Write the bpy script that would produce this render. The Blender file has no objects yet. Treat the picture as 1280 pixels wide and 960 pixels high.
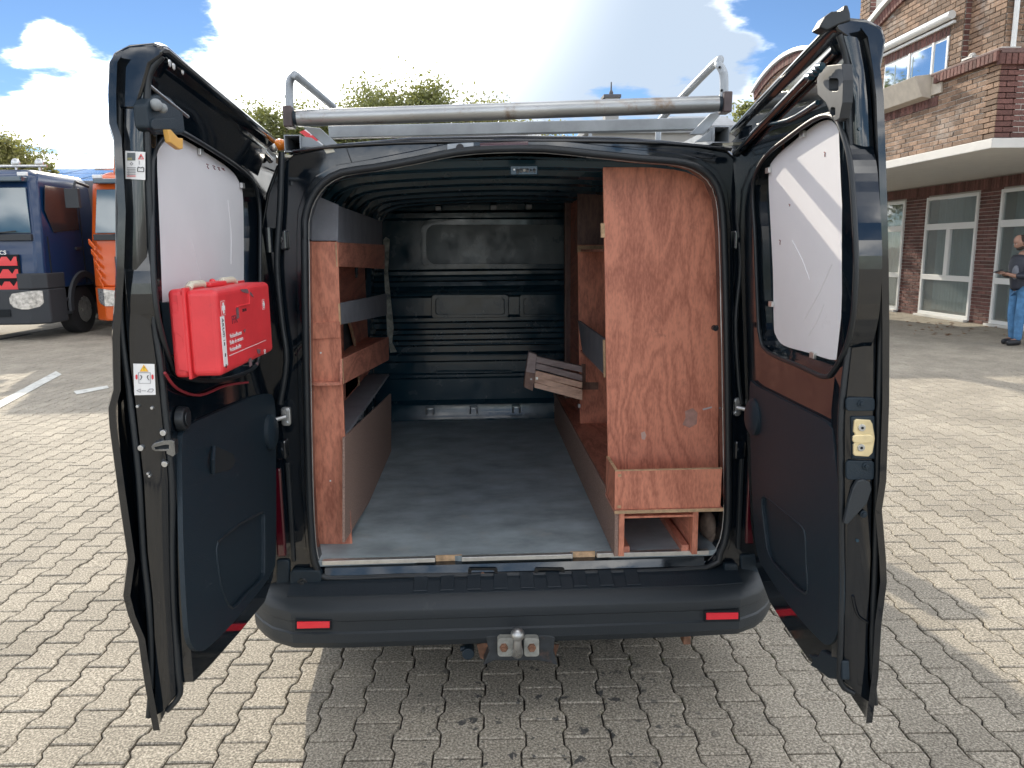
import bpy, bmesh, math, random
import numpy as np
from mathutils import Vector, Matrix
from mathutils.geometry import tessellate_polygon
R = math.radians
scene = bpy.context.scene
COL = scene.collection
rnd = random.Random(7)

# ---------------------------------------------------------------- camera
FPX = 945.0                                   # focal length in pixels of a 1280 px wide picture
CAM = Vector((-0.11, -2.6, 1.66))
PITCH, YAW, ROLL = R(10.1), R(2.45), R(0.6)
fw = Vector((math.sin(YAW)*math.cos(PITCH), math.cos(YAW)*math.cos(PITCH), -math.sin(PITCH)))
r0 = Vector((math.cos(YAW), -math.sin(YAW), 0)); u0 = r0.cross(fw)
CR = r0*math.cos(ROLL) - u0*math.sin(ROLL)
CU = r0*math.sin(ROLL) + u0*math.cos(ROLL)
cd = bpy.data.cameras.new('camera'); cam = bpy.data.objects.new('camera', cd); COL.objects.link(cam)
cam.matrix_world = Matrix(((CR.x, CU.x, -fw.x, CAM.x), (CR.y, CU.y, -fw.y, CAM.y), (CR.z, CU.z, -fw.z, CAM.z), (0, 0, 0, 1)))
cd.sensor_width = 36; cd.lens = 36*FPX/1280; cd.clip_start = 0.05; cd.clip_end = 2000
scene.camera = cam

# survey of the photograph: where the sight line through a picture point meets a known plane
def sight(x, y): return fw*FPX + CR*(x-640) + CU*(480-y)
def on(x, y, n, c):
    n = Vector(n); r = sight(x, y); return CAM + r*((c - n.dot(CAM))/n.dot(r))
def PX(x, y, v): return on(x, y, (1, 0, 0), v)
def PY(x, y, v): return on(x, y, (0, 1, 0), v)
def PZ(x, y, v): return on(x, y, (0, 0, 1), v)

# ---------------------------------------------------------------- light
SUN_A, SUN_B = 0.57, 2.08                     # metres right / towards the viewer per metre of fall
sdir = Vector((SUN_A, -SUN_B, -1.0)).normalized()
SUN_EL = math.asin(-sdir.z)
sun_to = -sdir
SUN_AZ = math.atan2(sun_to.x, sun_to.y)       # clockwise from +Y
scene.view_settings.view_transform = 'Standard'; scene.view_settings.look = 'None'
scene.view_settings.gamma = 1; scene.view_settings.exposure = 1.42
sl = bpy.data.lights.new('sun', 'SUN'); sl.energy = 2.0; sl.angle = R(0.5); sl.color = (1.0, 0.90, 0.74)
so = bpy.data.objects.new('sun', sl); COL.objects.link(so); so.location = (-5, 20, 20)
so.rotation_euler = sdir.to_track_quat('-Z', 'Y').to_euler()

W = bpy.data.worlds.new('World'); scene.world = W; W.use_nodes = True
nt = W.node_tree; nt.nodes.clear(); L = nt.links
def wn(t, **k):
    n = nt.nodes.new(t)
    for a, b in k.items(): setattr(n, a, b)
    return n
def wmath(op, a, b=None, clamp=False):
    n = wn('ShaderNodeMath', operation=op, use_clamp=clamp)
    for i, v in enumerate((a, b)):
        if v is None: continue
        if isinstance(v, (int, float)): n.inputs[i].default_value = v
        else: L.new(v, n.inputs[i])
    return n.outputs[0]
sky = wn('ShaderNodeTexSky', sky_type='NISHITA'); sky.sun_disc = False
sky.sun_elevation = SUN_EL; sky.sun_rotation = SUN_AZ; sky.air_density = 0.75; sky.dust_density = 0.0; sky.ozone_density = 4.0
tc = wn('ShaderNodeTexCoord'); DIR = tc.outputs['Generated']
sep = wn('ShaderNodeSeparateXYZ'); L.new(DIR, sep.inputs[0])
zc = wmath('MAXIMUM', sep.outputs[2], 0.03)
zc = wmath('ADD', zc, 0.16)
cx, cy = wmath('DIVIDE', sep.outputs[0], zc), wmath('DIVIDE', sep.outputs[1], zc)
cmb = wn('ShaderNodeCombineXYZ'); L.new(cx, cmb.inputs[0]); L.new(cy, cmb.inputs[1])
n1 = wn('ShaderNodeTexNoise'); n1.inputs['Scale'].default_value = 2.3; n1.inputs['Detail'].default_value = 9; n1.inputs['Roughness'].default_value = 0.58
L.new(cmb.outputs[0], n1.inputs['Vector'])
n2 = wn('ShaderNodeTexNoise'); n2.inputs['Scale'].default_value = 2.6; n2.inputs['Detail'].default_value = 7
vo = wn('ShaderNodeVectorMath', operation='ADD'); vo.inputs[1].default_value = (3.1, 7.7, 0.4); L.new(cmb.outputs[0], vo.inputs[0]); L.new(vo.outputs[0], n2.inputs['Vector'])
dens = wmath('ADD', wmath('MULTIPLY', wmath('SUBTRACT', n1.outputs[0], 0.5), 5.0), 0.60)
# banks of cloud and gaps of blue, each a soft lobe round a direction of the sky
for px, py, rad, amp in [(330, 50, .26, 1.2), (470, 60, .22, .9), (780, 60, .17, .75), (900, 60, .16, .95), (70, 135, .12, .9), (30, 90, .06, .8), (620, 30, .16, .5),
                         (78, 28, .075, 1.15), (45, 34, .05, .8), (150, 120, .10, .7), (130, 15, .17, -1.9), (5, 20, .12, -1.4), (1000, 0, .10, -.6), (1045, 20, .12, -1.7), (860, 150, .13, -.3), (760, 150, .10, -.35),
                         (500, 110, .035, -.5), (960, 120, .06, -.4), (670, 5, .05, -.5)]:
    d = sight(px, py).normalized()
    ds = wn('ShaderNodeVectorMath', operation='DISTANCE'); L.new(DIR, ds.inputs[0]); ds.inputs[1].default_value = d
    mr = wn('ShaderNodeMapRange', interpolation_type='SMOOTHSTEP'); L.new(ds.outputs['Value'], mr.inputs['Value'])
    mr.inputs['From Min'].default_value = rad*1.25; mr.inputs['From Max'].default_value = 0; mr.inputs['To Min'].default_value = 0; mr.inputs['To Max'].default_value = amp
    dens = wmath('ADD', dens, mr.outputs[0])
cov = wn('ShaderNodeMapRange', interpolation_type='SMOOTHSTEP'); L.new(dens, cov.inputs['Value'])
cov.inputs['From Min'].default_value = 0.32; cov.inputs['From Max'].default_value = 1.0
tl = 0.0
for px, py, rad, amp in [(830, 110, .18, .95), (720, 95, .11, .6), (560, 35, .05, .8), (95, 95, .06, .5), (230, 150, .09, .4)]:
    ds = wn('ShaderNodeVectorMath', operation='DISTANCE'); L.new(DIR, ds.inputs[0]); ds.inputs[1].default_value = sight(px, py).normalized()
    mr = wn('ShaderNodeMapRange', interpolation_type='SMOOTHSTEP'); L.new(ds.outputs['Value'], mr.inputs['Value'])
    mr.inputs['From Min'].default_value = rad*1.3; mr.inputs['From Max'].default_value = 0; mr.inputs['To Max'].default_value = amp
    tl = wmath('ADD', mr.outputs[0], tl)
thick = wn('ShaderNodeMapRange', interpolation_type='SMOOTHSTEP'); L.new(wmath('ADD', wmath('ADD', wmath('MULTIPLY', dens, .40), tl), n2.outputs[0]), thick.inputs['Value'])
thick.inputs['From Min'].default_value = 0.82; thick.inputs['From Max'].default_value = 1.50
sd = wn('ShaderNodeVectorMath', operation='DISTANCE'); L.new(DIR, sd.inputs[0]); sd.inputs[1].default_value = sun_to
glow = wn('ShaderNodeMapRange', interpolation_type='SMOOTHERSTEP'); L.new(sd.outputs['Value'], glow.inputs['Value'])
glow.inputs['From Min'].default_value = 0.5; glow.inputs['From Max'].default_value = 0.0; glow.inputs['To Max'].default_value = 1.0
ccol = wn('ShaderNodeMix', data_type='RGBA'); L.new(thick.outputs[0], ccol.inputs[0])
ccol.inputs[6].default_value = (1.0, 0.99, 0.97, 1); ccol.inputs[7].default_value = (0.15, 0.178, 0.215, 1)
ccol2 = wn('ShaderNodeMix', data_type='RGBA'); L.new(glow.outputs[0], ccol2.inputs[0]); L.new(ccol.outputs[2], ccol2.inputs[6]); ccol2.inputs[7].default_value = (1.3, 1.29, 1.25, 1)
b1 = wn('ShaderNodeBackground'); L.new(sky.outputs[0], b1.inputs[0]); b1.inputs[1].default_value = 0.05
b2 = wn('ShaderNodeBackground'); L.new(ccol2.outputs[2], b2.inputs[0]); b2.inputs[1].default_value = 1.6
ms = wn('ShaderNodeMixShader'); L.new(wmath('MULTIPLY', wmath('POWER', cov.outputs[0], 1.9), 0.98), ms.inputs[0]); L.new(b1.outputs[0], ms.inputs[1]); L.new(b2.outputs[0], ms.inputs[2])
wo = wn('ShaderNodeOutputWorld'); L.new(ms.outputs[0], wo.inputs[0])

# ---------------------------------------------------------------- materials
MATS = {}
def mat(name, col, rough=0.6, metal=0.0, coat=0.0, var=0.0, vscale=6.0, vstretch=(1, 1, 1), col2=None, bump=0.0, bscale=60.0, spec=None, trans=0.0, emit=0.0,
        rvar=0.0, coord='Object', dirt=None, island=0.0, dscale=3.0):
    if name in MATS: return MATS[name]
    m = bpy.data.materials.new(name); m.use_nodes = True; t = m.node_tree; b = t.nodes['Principled BSDF']; K = t.links
    b.inputs['Base Color'].default_value = (*col, 1); b.inputs['Roughness'].default_value = rough; b.inputs['Metallic'].default_value = metal
    b.inputs['Coat Weight'].default_value = coat; b.inputs['Coat Roughness'].default_value = 0.04
    if spec is not None: b.inputs['Specular IOR Level'].default_value = spec
    if trans: b.inputs['Transmission Weight'].default_value = trans
    if emit: b.inputs['Emission Color'].default_value = (*col, 1); b.inputs['Emission Strength'].default_value = emit
    tcn = t.nodes.new('ShaderNodeTexCoord'); mp = t.nodes.new('ShaderNodeMapping'); mp.inputs['Scale'].default_value = vstretch
    CO = t.nodes.new('ShaderNodeNewGeometry').outputs['Position'] if coord == 'World' else tcn.outputs[coord]
    K.new(CO, mp.inputs[0])
    src = None
    if var or col2:
        nz = t.nodes.new('ShaderNodeTexNoise'); nz.inputs['Scale'].default_value = vscale; nz.inputs['Detail'].default_value = 6; nz.inputs['Roughness'].default_value = .6; K.new(mp.outputs[0], nz.inputs[0])
        cr = t.nodes.new('ShaderNodeValToRGB'); K.new(nz.outputs[0], cr.inputs[0])
        a = tuple(c*(1-var) for c in col); z = col2 or tuple(min(1, c*(1+var)) for c in col)
        cr.color_ramp.elements[0].position = .3; cr.color_ramp.elements[0].color = (*a, 1)
        cr.color_ramp.elements[1].position = .7; cr.color_ramp.elements[1].color = (*z, 1); src = cr.outputs[0]
    if island:
        g = t.nodes.new('ShaderNodeNewGeometry'); oi = t.nodes.new('ShaderNodeObjectInfo'); ad = t.nodes.new('ShaderNodeMath'); ad.operation = 'ADD'
        K.new(g.outputs['Random Per Island'], ad.inputs[0]); K.new(oi.outputs['Random'], ad.inputs[1])
        fr = t.nodes.new('ShaderNodeMath'); fr.operation = 'FRACT'; K.new(ad.outputs[0], fr.inputs[0])
        mr = t.nodes.new('ShaderNodeMapRange'); K.new(fr.outputs[0], mr.inputs[0]); mr.inputs[3].default_value = 1-island; mr.inputs[4].default_value = 1+island
        hs = t.nodes.new('ShaderNodeHueSaturation'); K.new(mr.outputs[0], hs.inputs['Value'])
        if src: K.new(src, hs.inputs['Color'])
        else: hs.inputs['Color'].default_value = (*col, 1)
        src = hs.outputs[0]
    if dirt:
        nd = t.nodes.new('ShaderNodeTexNoise'); nd.inputs['Scale'].default_value = dscale; nd.inputs['Detail'].default_value = 10; nd.inputs['Roughness'].default_value = .72; K.new(CO, nd.inputs[0])
        dr = t.nodes.new('ShaderNodeMapRange'); K.new(nd.outputs[0], dr.inputs[0]); dr.inputs[1].default_value = dirt[3]; dr.inputs[2].default_value = dirt[3]+.14
        dr.inputs[4].default_value = dirt[4] if len(dirt) > 4 else .7
        mx = t.nodes.new('ShaderNodeMix'); mx.data_type = 'RGBA'; K.new(dr.outputs[0], mx.inputs[0])
        if src: K.new(src, mx.inputs[6])
        else: mx.inputs[6].default_value = (*col, 1)
        mx.inputs[7].default_value = (*dirt[:3], 1); src = mx.outputs[2]
    if src: K.new(src, b.inputs['Base Color'])
    if rvar:
        nr = t.nodes.new('ShaderNodeTexNoise'); nr.inputs['Scale'].default_value = 9; nr.inputs['Detail'].default_value = 8; K.new(CO, nr.inputs[0])
        rr = t.nodes.new('ShaderNodeMapRange'); K.new(nr.outputs[0], rr.inputs[0]); rr.inputs[1].default_value = .35; rr.inputs[2].default_value = .7
        rr.inputs[3].default_value = max(.02, rough-rvar); rr.inputs[4].default_value = min(1, rough+rvar); K.new(rr.outputs[0], b.inputs['Roughness'])
    if bump:
        nb = t.nodes.new('ShaderNodeTexNoise'); nb.inputs['Scale'].default_value = bscale; nb.inputs['Detail'].default_value = 4; K.new(mp.outputs[0], nb.inputs[0])
        bn = t.nodes.new('ShaderNodeBump'); bn.inputs['Strength'].default_value = bump; bn.inputs['Distance'].default_value = .01; K.new(nb.outputs[0], bn.inputs['Height']); K.new(bn.outputs[0], b.inputs['Normal'])
    MATS[name] = m; return m

def wood(name, ca, cb, scale=1.0, axis='Z', rough=.5):
    m = bpy.data.materials.new(name); m.use_nodes = True; t = m.node_tree; b = t.nodes['Principled BSDF']; K = t.links
    tcn = t.nodes.new('ShaderNodeTexCoord'); mp = t.nodes.new('ShaderNodeMapping')
    st = {'Z': (1, 1, .30), 'Y': (1, .25, 1), 'X': (.25, 1, 1)}[axis]; mp.inputs['Scale'].default_value = tuple(s*scale for s in st); K.new(tcn.outputs['Object'], mp.inputs[0])
    nz = t.nodes.new('ShaderNodeTexNoise'); nz.inputs['Scale'].default_value = 3.6; nz.inputs['Detail'].default_value = 3.5; nz.inputs['Roughness'].default_value = .55; nz.inputs['Distortion'].default_value = .5; K.new(mp.outputs[0], nz.inputs[0])
    mu = t.nodes.new('ShaderNodeMath'); mu.operation = 'MULTIPLY'; mu.inputs[1].default_value = 22; K.new(nz.outputs[0], mu.inputs[0])
    pp = t.nodes.new('ShaderNodeMath'); pp.operation = 'PINGPONG'; pp.inputs[1].default_value = 1; K.new(mu.outputs[0], pp.inputs[0])
    fi = t.nodes.new('ShaderNodeTexNoise'); fi.inputs['Scale'].default_value = 140; fi.inputs['Detail'].default_value = 3; K.new(mp.outputs[0], fi.inputs[0])
    ad = t.nodes.new('ShaderNodeMath'); ad.operation = 'MULTIPLY_ADD'; K.new(pp.outputs[0], ad.inputs[0]); ad.inputs[1].default_value = .40; K.new(fi.outputs[0], ad.inputs[2])
    big = t.nodes.new('ShaderNodeTexNoise'); big.inputs['Scale'].default_value = 4; K.new(tcn.outputs['Object'], big.inputs[0])
    ad2 = t.nodes.new('ShaderNodeMath'); ad2.operation = 'MULTIPLY_ADD'; K.new(big.outputs[0], ad2.inputs[0]); ad2.inputs[1].default_value = .4; K.new(ad.outputs[0], ad2.inputs[2])
    cr = t.nodes.new('ShaderNodeValToRGB'); cr.color_ramp.elements[1].position = .86
    cr.color_ramp.elements[0].color = (*cb, 1); cr.color_ramp.elements[1].color = (*ca, 1); cr.color_ramp.elements[0].position = .44
    sc = t.nodes.new('ShaderNodeMath'); sc.operation = 'MULTIPLY'; sc.inputs[1].default_value = .78; K.new(ad2.outputs[0], sc.inputs[0]); K.new(sc.outputs[0], cr.inputs[0])
    sp = t.nodes.new('ShaderNodeTexNoise'); sp.inputs['Scale'].default_value = 7; sp.inputs['Detail'].default_value = 8; sp.inputs['Roughness'].default_value = .75; K.new(tcn.outputs['Object'], sp.inputs[0])
    sm = t.nodes.new('ShaderNodeMapRange'); K.new(sp.outputs[0], sm.inputs[0]); sm.inputs[1].default_value = .6; sm.inputs[2].default_value = .72; sm.inputs[4].default_value = .5
    mx = t.nodes.new('ShaderNodeMix'); mx.data_type = 'RGBA'; K.new(sm.outputs[0], mx.inputs[0]); K.new(cr.outputs[0], mx.inputs[6]); mx.inputs[7].default_value = (cb[0]*.45, cb[1]*.5, cb[2]*.6, 1)
    K.new(mx.outputs[2], b.inputs['Base Color']); b.inputs['Roughness'].default_value = rough
    bn = t.nodes.new('ShaderNodeBump'); bn.inputs['Strength'].default_value = .12; bn.inputs['Distance'].default_value = .004; K.new(fi.outputs[0], bn.inputs['Height']); K.new(bn.outputs[0], b.inputs['Normal'])
    MATS[name] = m; return m

PAINT = mat('black_van_paint', (.004, .007, .011), .09, coat=.15, spec=.75, bump=.05, bscale=5, rvar=.06, dirt=(.06, .06, .055, .62, .3))
INNER = mat('black_inner_paint', (.012, .042, .064), .22, coat=.2, bump=.10, bscale=11, rvar=.12, dirt=(.06, .09, .11, .62, .3))
TRIM = mat('dark_plastic_trim', (.010, .021, .032), .46, bump=.25, bscale=420, spec=.4, dirt=(.09, .10, .11, .64, .5), dscale=7)
BUMP = mat('grey_bumper_plastic', (.018, .024, .030), .48, bump=.2, bscale=350, dirt=(.12, .12, .115, .60, .45))
RUBBER = mat('black_rubber', (.012, .016, .02), .42, var=.3)
BOARD = mat('grey_window_board', (.70, .70, .73), .45, var=.05, vscale=3, dirt=(.42, .42, .43, .64, .5))
WOOD = wood('red_plywood', (.74, .29, .185), (.44, .15, .095))
WOODY = wood('red_plywood_lengthwise', (.70, .29, .20), (.42, .15, .10), axis='Y')
EDGE = mat('pale_plywood_edge', (.55, .37, .22), .7, var=.35, vscale=40)
HARD = mat('grey_hardboard', (.21, .22, .25), .7, var=.15, vscale=12, bump=.2, bscale=200)
CARPET = mat('brown_grey_fibre_board', (.33, .225, .185), .9, var=.35, vscale=160, bump=.5, bscale=260)
FLOOR = mat('worn_grey_floor_board', (.32, .38, .41), .6, var=.3, vscale=5, vstretch=(1, 1.6, 1), bump=.1, bscale=90, rvar=.15, dirt=(.40, .40, .38, .55, .5), dscale=7)
ALU = mat('brushed_aluminium', (.72, .72, .70), .35, metal=.85, var=.12, vscale=30)
STEEL = mat('zinc_steel', (.55, .56, .56), .38, metal=.9, var=.25, vscale=14, rvar=.12)
GALV = mat('galvanised_steel', (.34, .37, .40), .5, metal=.4, var=.18, vscale=10)
RUSTY = mat('stained_steel_roller', (.42, .43, .43), .38, metal=.8, var=.3, vscale=7, vstretch=(.25, 1, 1), dirt=(.24, .16, .10, .53, .75), dscale=14)
RUST = mat('rusty_iron', (.20, .10, .06), .8, var=.5, vscale=30, bump=.4)
GOLD = mat('yellow_passivated_steel', (.78, .66, .40), .35, metal=.55, var=.15, vscale=18)
YEL = mat('yellow_plastic_tag', (.75, .42, .10), .5, var=.1)
RED = mat('red_case_plastic', (.72, .045, .055), .38, var=.1, vscale=8, bump=.05, bscale=200, dirt=(.28, .05, .05, .64, .5), dscale=9)
WHITE = mat('white_print', (.80, .80, .80), .5)
BLACKP = mat('black_print', (.02, .02, .025), .6)
REDP = mat('red_print', (.7, .06, .07), .5)
YELP = mat('yellow_print', (.85, .55, .05), .5)
REFL = mat('red_reflector', (.80, .02, .04), .18, coat=.6)
TAIL = mat('dark_red_lamp', (.07, .003, .01), .12, coat=.8)
ORANGEL = mat('orange_lamp', (.9, .25, .02), .2, coat=.5)
HOLE_SHADE = mat('hole_shade_black', (.006, .009, .012), .9)  # near-black: shade inside openings put into colour; also for plain dark undersides
GLASS = mat('dark_vehicle_glass', (.03, .05, .065), .04, coat=1.0, spec=.8)
TYRE = mat('tyre_rubber', (.02, .02, .022), .8, bump=.3, bscale=80)

# ---------------------------------------------------------------- mesh tools
class M:
    def __init__(s): s.v = []; s.f = []
    def add(s, vs, fs):
        o = len(s.v); s.v += [tuple(p) for p in vs]; s.f += [tuple(i+o for i in f) for f in fs]; return s
    def box(s, x0, x1, y0, y1, z0, z1):
        return s.add([(x0, y0, z0), (x1, y0, z0), (x1, y1, z0), (x0, y1, z0), (x0, y0, z1), (x1, y0, z1), (x1, y1, z1), (x0, y1, z1)],
                     [(0, 3, 2, 1), (4, 5, 6, 7), (0, 1, 5, 4), (1, 2, 6, 5), (2, 3, 7, 6), (3, 0, 4, 7)])
    def obox(s, o, a, b, c):      # corner o and three edge vectors
        o, a, b, c = map(Vector, (o, a, b, c)); p = [o, o+a, o+a+b, o+b, o+c, o+a+c, o+a+b+c, o+b+c]
        return s.add(p, [(0, 3, 2, 1), (4, 5, 6, 7), (0, 1, 5, 4), (1, 2, 6, 5), (2, 3, 7, 6), (3, 0, 4, 7)])
    def tube(s, pts, r, n=12, cap=True, sq=False):
        pts = [Vector(p) for p in pts]; rr = r if isinstance(r, (list, tuple)) else [r]*len(pts)
        up = Vector((0, 0, 1)); rings = []; a = None
        for i, p in enumerate(pts):
            d = (pts[min(i+1, len(pts)-1)] - pts[max(i-1, 0)]).normalized()
            if a is None:
                a = up if abs(d.z) < .9 else Vector((1, 0, 0))
            a = (a - d*a.dot(d)).normalized(); b = d.cross(a)
            k = 4 if sq else n
            rings.append([p + (a*math.cos(2*math.pi*(j+.5)/k) + b*math.sin(2*math.pi*(j+.5)/k))*rr[i]*(1.414 if sq else 1) for j in range(k)])
        k = 4 if sq else n; o = len(s.v); s.v += [tuple(q) for g in rings for q in g]
        for i in range(len(pts)-1):
            for j in range(k):
                s.f.append((o+i*k+j, o+i*k+(j+1) % k, o+(i+1)*k+(j+1) % k, o+(i+1)*k+j))
        if cap: s.f.append(tuple(o+j for j in reversed(range(k)))); s.f.append(tuple(o+(len(pts)-1)*k+j for j in range(k)))
        return s
    def cyl(s, a, b, r, r2=None, n=20): return s.tube([a, b], [r, r if r2 is None else r2], n)
    def ball(s, c, r, n=14, sc=(1, 1, 1)):
        vs = []; fs = []; h = n//2
        for i in range(h+1):
            for j in range(n):
                t = math.pi*i/h; p = 2*math.pi*j/n; vs.append((c[0]+r*sc[0]*math.sin(t)*math.cos(p), c[1]+r*sc[1]*math.sin(t)*math.sin(p), c[2]+r*sc[2]*math.cos(t)))
        for i in range(h):
            for j in range(n): fs.append((i*n+j, (i+1)*n+j, (i+1)*n+(j+1) % n, i*n+(j+1) % n))
        return s.add(vs, fs)
    def plate(s, out, vec, holes=()):      # flat outline (3D points) with holes, given thickness
        vec = Vector(vec); loops = [[Vector(p) for p in out]] + [[Vector(p) for p in h] for h in holes]
        flat = [p for l in loops for p in l]; n = len(flat); o = len(s.v)
        s.v += [tuple(p) for p in flat] + [tuple(p+vec) for p in flat]
        nr = sum(((loops[0][i]-loops[0][0]).cross(loops[0][(i+1) % len(loops[0])]-loops[0][0]) for i in range(len(loops[0]))), Vector())
        flip = nr.dot(vec) > 0
        if len(loops) == 1:
            f = tuple(range(n)); s.f.append(tuple(o+i for i in (f if not flip else f[::-1]))); s.f.append(tuple(o+n+i for i in (f[::-1] if not flip else f)))
        else:
            for t in tessellate_polygon(loops):
                tn = (flat[t[1]]-flat[t[0]]).cross(flat[t[2]]-flat[t[0]]); q = t if tn.dot(vec) < 0 else t[::-1]
                s.f.append(tuple(o+i for i in q)); s.f.append(tuple(o+n+i for i in q[::-1]))
        k = 0
        for li, l in enumerate(loops):
            m = len(l)
            ln = sum(((l[i]-l[0]).cross(l[(i+1) % m]-l[0]) for i in range(m)), Vector())
            w = (ln.dot(vec) > 0) == (li == 0)
            for i in range(m):
                a, b = k+i, k+(i+1) % m
                q = (a, b, b+n, a+n) if w else (b, a, a+n, b+n)
                s.f.append(tuple(o+x for x in q))
            k += m
        return s
    def loft(s, rings, closed=True, cap=False):
        k = len(rings[0]); o = len(s.v); s.v += [tuple(p) for g in rings for p in g]
        for i in range(len(rings)-1):
            for j in range(k if closed else k-1):
                s.f.append((o+i*k+j, o+i*k+(j+1) % k, o+(i+1)*k+(j+1) % k, o+(i+1)*k+j))
        if cap: s.f.append(tuple(o+j for j in reversed(range(k)))); s.f.append(tuple(o+(len(rings)-1)*k+j for j in range(k)))
        return s
    def mesh(s, name, m, smooth=None):
        me = bpy.data.meshes.new(name); me.from_pydata(s.v, [], s.f); me.validate(); me.update()
        if m: me.materials.append(m)
        if smooth:
            me.polygons.foreach_set('use_smooth', [True]*len(me.polygons)); me.set_sharp_from_angle(angle=R(smooth))
        return me
    def obj(s, name, m, parent=None, smooth=None, bevel=0, seg=2, fix=False):
        me = s.mesh(name, m, smooth)
        if fix:
            bm = bmesh.new(); bm.from_mesh(me); bmesh.ops.remove_doubles(bm, verts=bm.verts, dist=1e-5); bmesh.ops.recalc_face_normals(bm, faces=bm.faces); bm.to_mesh(me); bm.free()
            if smooth: me.set_sharp_from_angle(angle=R(smooth))
        return link(name, me, parent, bevel, seg)
def link(name, me, parent=None, bevel=0, seg=2):
    o = bpy.data.objects.new(name, me); COL.objects.link(o)
    if parent: o.parent = parent; o.matrix_parent_inverse = Matrix.Translation(-gloc(parent))
    if bevel:
        b = o.modifiers.new('bevel', 'BEVEL'); b.width = bevel; b.segments = seg; b.limit_method = 'ANGLE'; b.angle_limit = R(35); b.use_clamp_overlap = True; b.harden_normals = False
    return o
def gloc(o): return Vector(o.get('_loc', (0, 0, 0)))
def thing(name, loc, label, cat, group=None):
    o = bpy.data.objects.new(name, None); COL.objects.link(o); o.location = loc; o['_loc'] = tuple(loc); o.empty_display_size = .2
    tag(o, label, cat, group); return o
def tag(o, label=None, cat=None, group=None, kind=None):
    if label: o['label'] = label
    if cat: o['category'] = cat
    if group: o['group'] = group
    if kind: o['kind'] = kind
    return o
def text_mesh(body, size, o, ex, ey, name, m, parent, shear=0, align='LEFT', th=.0006):
    cu = bpy.data.curves.new('t', 'FONT'); cu.body = body; cu.size = size; cu.shear = shear; cu.align_x = align; cu.extrude = th/2; cu.resolution_u = 2
    t = bpy.data.objects.new('t', cu); COL.objects.link(t); dg = bpy.context.evaluated_depsgraph_get(); dg.update()
    me = bpy.data.meshes.new_from_object(t.evaluated_get(dg)); bpy.data.objects.remove(t)
    ex = Vector(ex).normalized(); ey = Vector(ey).normalized(); ez = ex.cross(ey)
    me.transform(Matrix(((ex.x, ey.x, ez.x, o[0]), (ex.y, ey.y, ez.y, o[1]), (ex.z, ey.z, ez.z, o[2]), (0, 0, 0, 1)))); me.name = name
    me.materials.clear(); me.materials.append(m); return link(name, me, parent)
def curve(pts, n=6, closed=False):      # smooth a polyline (Catmull-Rom)
    P = [Vector(p) for p in pts]; out = []; k = len(P)
    for i in range(k if closed else k-1):
        p0 = P[(i-1) % k] if closed or i > 0 else P[i]; p1 = P[i]; p2 = P[(i+1) % k]; p3 = P[(i+2) % k] if closed or i+2 < k else P[(i+1) % k]
        for j in range(n):
            t = j/n; out.append(.5*((2*p1) + (p2-p0)*t + (2*p0-5*p1+4*p2-p3)*t*t + (-p0+3*p1-3*p2+p3)*t**3))
    if not closed: out.append(P[-1])
    return out

# ================================================================ ground
GM = mat('sandy_joint_ground', (.035, .03, .025), .95, var=.4, vscale=60, coord='World')

# concrete of the pavers: exposed fine grit, warm grey, with oil drips where vehicles stand
PV = bpy.data.materials.new('paver_concrete'); PV.use_nodes = True; t = PV.node_tree; K = t.links; b = t.nodes['Principled BSDF']
def N(ty, **k):
    n = t.nodes.new(ty)
    for a, c in k.items():
        if a.startswith('i_'): n.inputs[a[2:]].default_value = c
        else: setattr(n, a, c)
    return n
geo = N('ShaderNodeNewGeometry'); pos = geo.outputs['Position']
grit = N('ShaderNodeTexNoise', i_Scale=120.0, i_Detail=3.0, i_Roughness=.7); K.new(pos, grit.inputs[0])
ramp = N('ShaderNodeValToRGB'); e = ramp.color_ramp.elements
e[0].position = .33; e[0].color = (.11, .095, .075, 1); e[1].position = .68; e[1].color = (.62, .555, .46, 1); m_ = e.new(.5); m_.color = (.295, .265, .21, 1); K.new(grit.outputs[0], ramp.inputs[0])
oi = N('ShaderNodeObjectInfo'); ad = N('ShaderNodeMath', operation='ADD'); K.new(geo.outputs['Random Per Island'], ad.inputs[0]); K.new(oi.outputs['Random'], ad.inputs[1])
fr = N('ShaderNodeMath', operation='FRACT'); K.new(ad.outputs[0], fr.inputs[0])
mr = N('ShaderNodeMapRange'); K.new(fr.outputs[0], mr.inputs[0]); mr.inputs[3].default_value = .90; mr.inputs[4].default_value = 1.08
patch = N('ShaderNodeTexNoise', i_Scale=1.3, i_Detail=6.0); K.new(pos, patch.inputs[0])
pm = N('ShaderNodeMapRange'); K.new(patch.outputs[0], pm.inputs[0]); pm.inputs[1].default_value = .3; pm.inputs[2].default_value = .7; pm.inputs[3].default_value = .82; pm.inputs[4].default_value = 1.14
mm = N('ShaderNodeMath', operation='MULTIPLY'); K.new(mr.outputs[0], mm.inputs[0]); K.new(pm.outputs[0], mm.inputs[1])
hs = N('ShaderNodeHueSaturation'); K.new(mm.outputs[0], hs.inputs['Value']); K.new(ramp.outputs[0], hs.inputs['Color'])
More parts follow.
